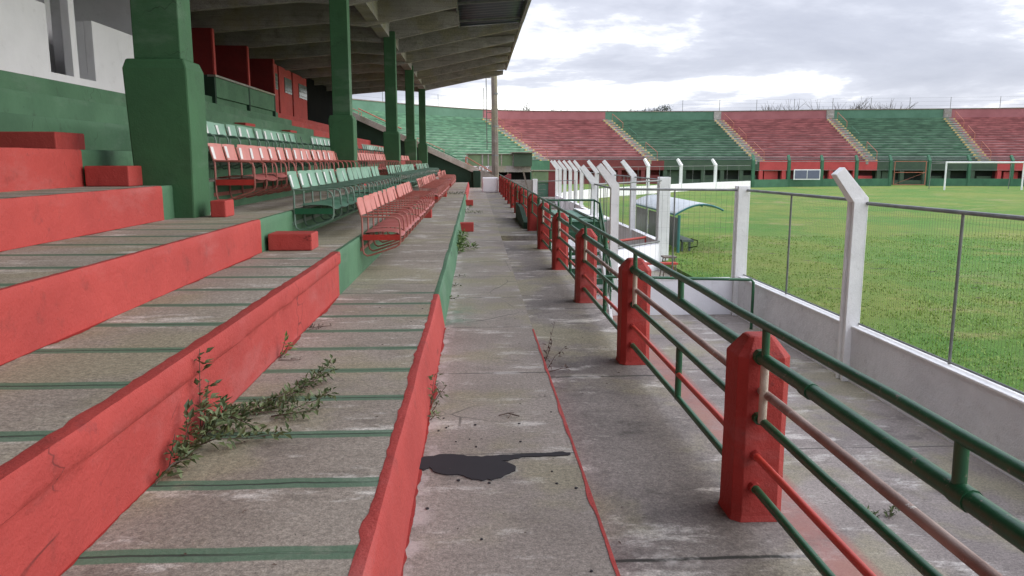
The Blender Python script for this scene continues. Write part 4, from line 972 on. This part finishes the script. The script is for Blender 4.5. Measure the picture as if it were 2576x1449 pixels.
for k in range(60):
    y = random.uniform(2.2, 8); tier = random.random()
    if tier < .4: x, z = random.uniform(-1.2, -.45), .318
    elif tier < .75: x, z = random.uniform(-.28, .5), .003
    else: x, z = random.uniform(.62, 1.2), -.117
    a = random.uniform(0, 6.3); leaf(lf, (x, y, z + .003), (math.cos(a), math.sin(a), .1), random.uniform(.012, .03), .01)
tag(lf.obj('leaf_litter', DRY, fix=False), 'scattered tiny dead leaves on the concrete', 'leaf litter', None, 'stuff')
# grass blades close to the fence
gb_ = MB(); rnd = random.Random(4)
for k in range(60000):
    y = 5.5 + 22 * rnd.random() ** 1.7; x = 5.2 + (1.5 + y * .6) * rnd.random() ** 1.2
    if nz(x * .7, y * .7) < -.25 and rnd.random() < .6: continue
    h = rnd.uniform(.015, .042) * (1 + .6 * nz(x * 1.1, y * 1.1, 5)); a = rnd.uniform(0, 6.28); w = .006 + .0004 * y
    dx, dy = math.cos(a), math.sin(a); lx, ly = rnd.gauss(0, .03), rnd.gauss(0, .03)
    gb_.add([(x - dx * w, y - dy * w, -1.085), (x + dx * w, y + dy * w, -1.085), (x + lx, y + ly, -1.08 + h)], [(0, 1, 2)])
tag(gb_.obj('grass', BLADE, fix=False), 'short green grass blades along the near edge of the pitch', 'grass', None, 'stuff')
# trees beyond the rim
def tree(x, y, h, kind, label, seed, w=3.0):
    rnd = random.Random(seed); t = thing('leafy_tree' if kind else 'bare_tree', label, 'tree', (x, y, -1.6), 0, 'trees beyond the terrace rim')
    tk = MB(); lf = MB()
    tips = []
    def grow(p, d_, L, r, lv):
        q = p + d_ * L; tk.tube([p, p.lerp(q, .5) + Vector((rnd.uniform(-.05, .05) * L,) * 3), q], r, 5, r2=r * .65)
        if lv == 0: tips.append(q); return
        for k in range(3 if lv > 1 else 4):
            v = (d_ + Vector((rnd.gauss(0, .42), rnd.gauss(0, .42), rnd.gauss(.12, .25)))).normalized(); grow(q if k else p.lerp(q, .8), v, L * rnd.uniform(.6, .85), r * .6, lv - 1)
    hh = h + 1.6
    for s in range(3 if not kind else 2):
        grow(Vector((rnd.uniform(-w, w) * .25, 0, 0)), Vector((rnd.gauss(0, .12), 0, 1)).normalized(), hh * .38, .17, 4)
    m_ = max(q.z for q in tips); sc = hh / m_
    tk.v = [(a * 1.0, b_, c_ * sc) for a, b_, c_ in tk.v]
    tk.obj('trunk', BARK, t, fix=False)
    if kind:
        for q in tips:
            for k in range(26):
                p = Vector((q.x + rnd.gauss(0, .45), q.y + rnd.gauss(0, .45), q.z * sc + rnd.gauss(0, .3))); leaf(lf, p, (rnd.gauss(0, 1), rnd.gauss(0, 1), rnd.gauss(0, .7)), rnd.uniform(.2, .4), .14)
        lf.obj('crown', TREEL, t, fix=False)
tree(7.2, 125, 9.9, 1, 'dark leafy bush just above the rim right of the mast', 31, 1.5)
tree(27.5, 128, 10.3, 1, 'dark leafy tree above the first green terrace block', 32, 2)
tree(24.6, 128, 9.4, 1, 'low dark leafy crown left of the taller tree above the green block', 37, 2)
tree(14.6, 128, 10.3, 0, 'faint bare tree above the first red terrace block', 33)
tree(53, 124, 11.3, 0, 'bare tree behind the middle red block, left one of the thicket', 34)
tree(48, 124, 10.8, 0, 'thin bare tree at the left end of the thicket behind the middle red block', 38)
tree(58.5, 122, 11.3, 0, 'wide bare tree above the start of the second green block', 35)
tree(62.5, 122, 10.9, 0, 'small bare tree above the second green block, farthest right', 36)
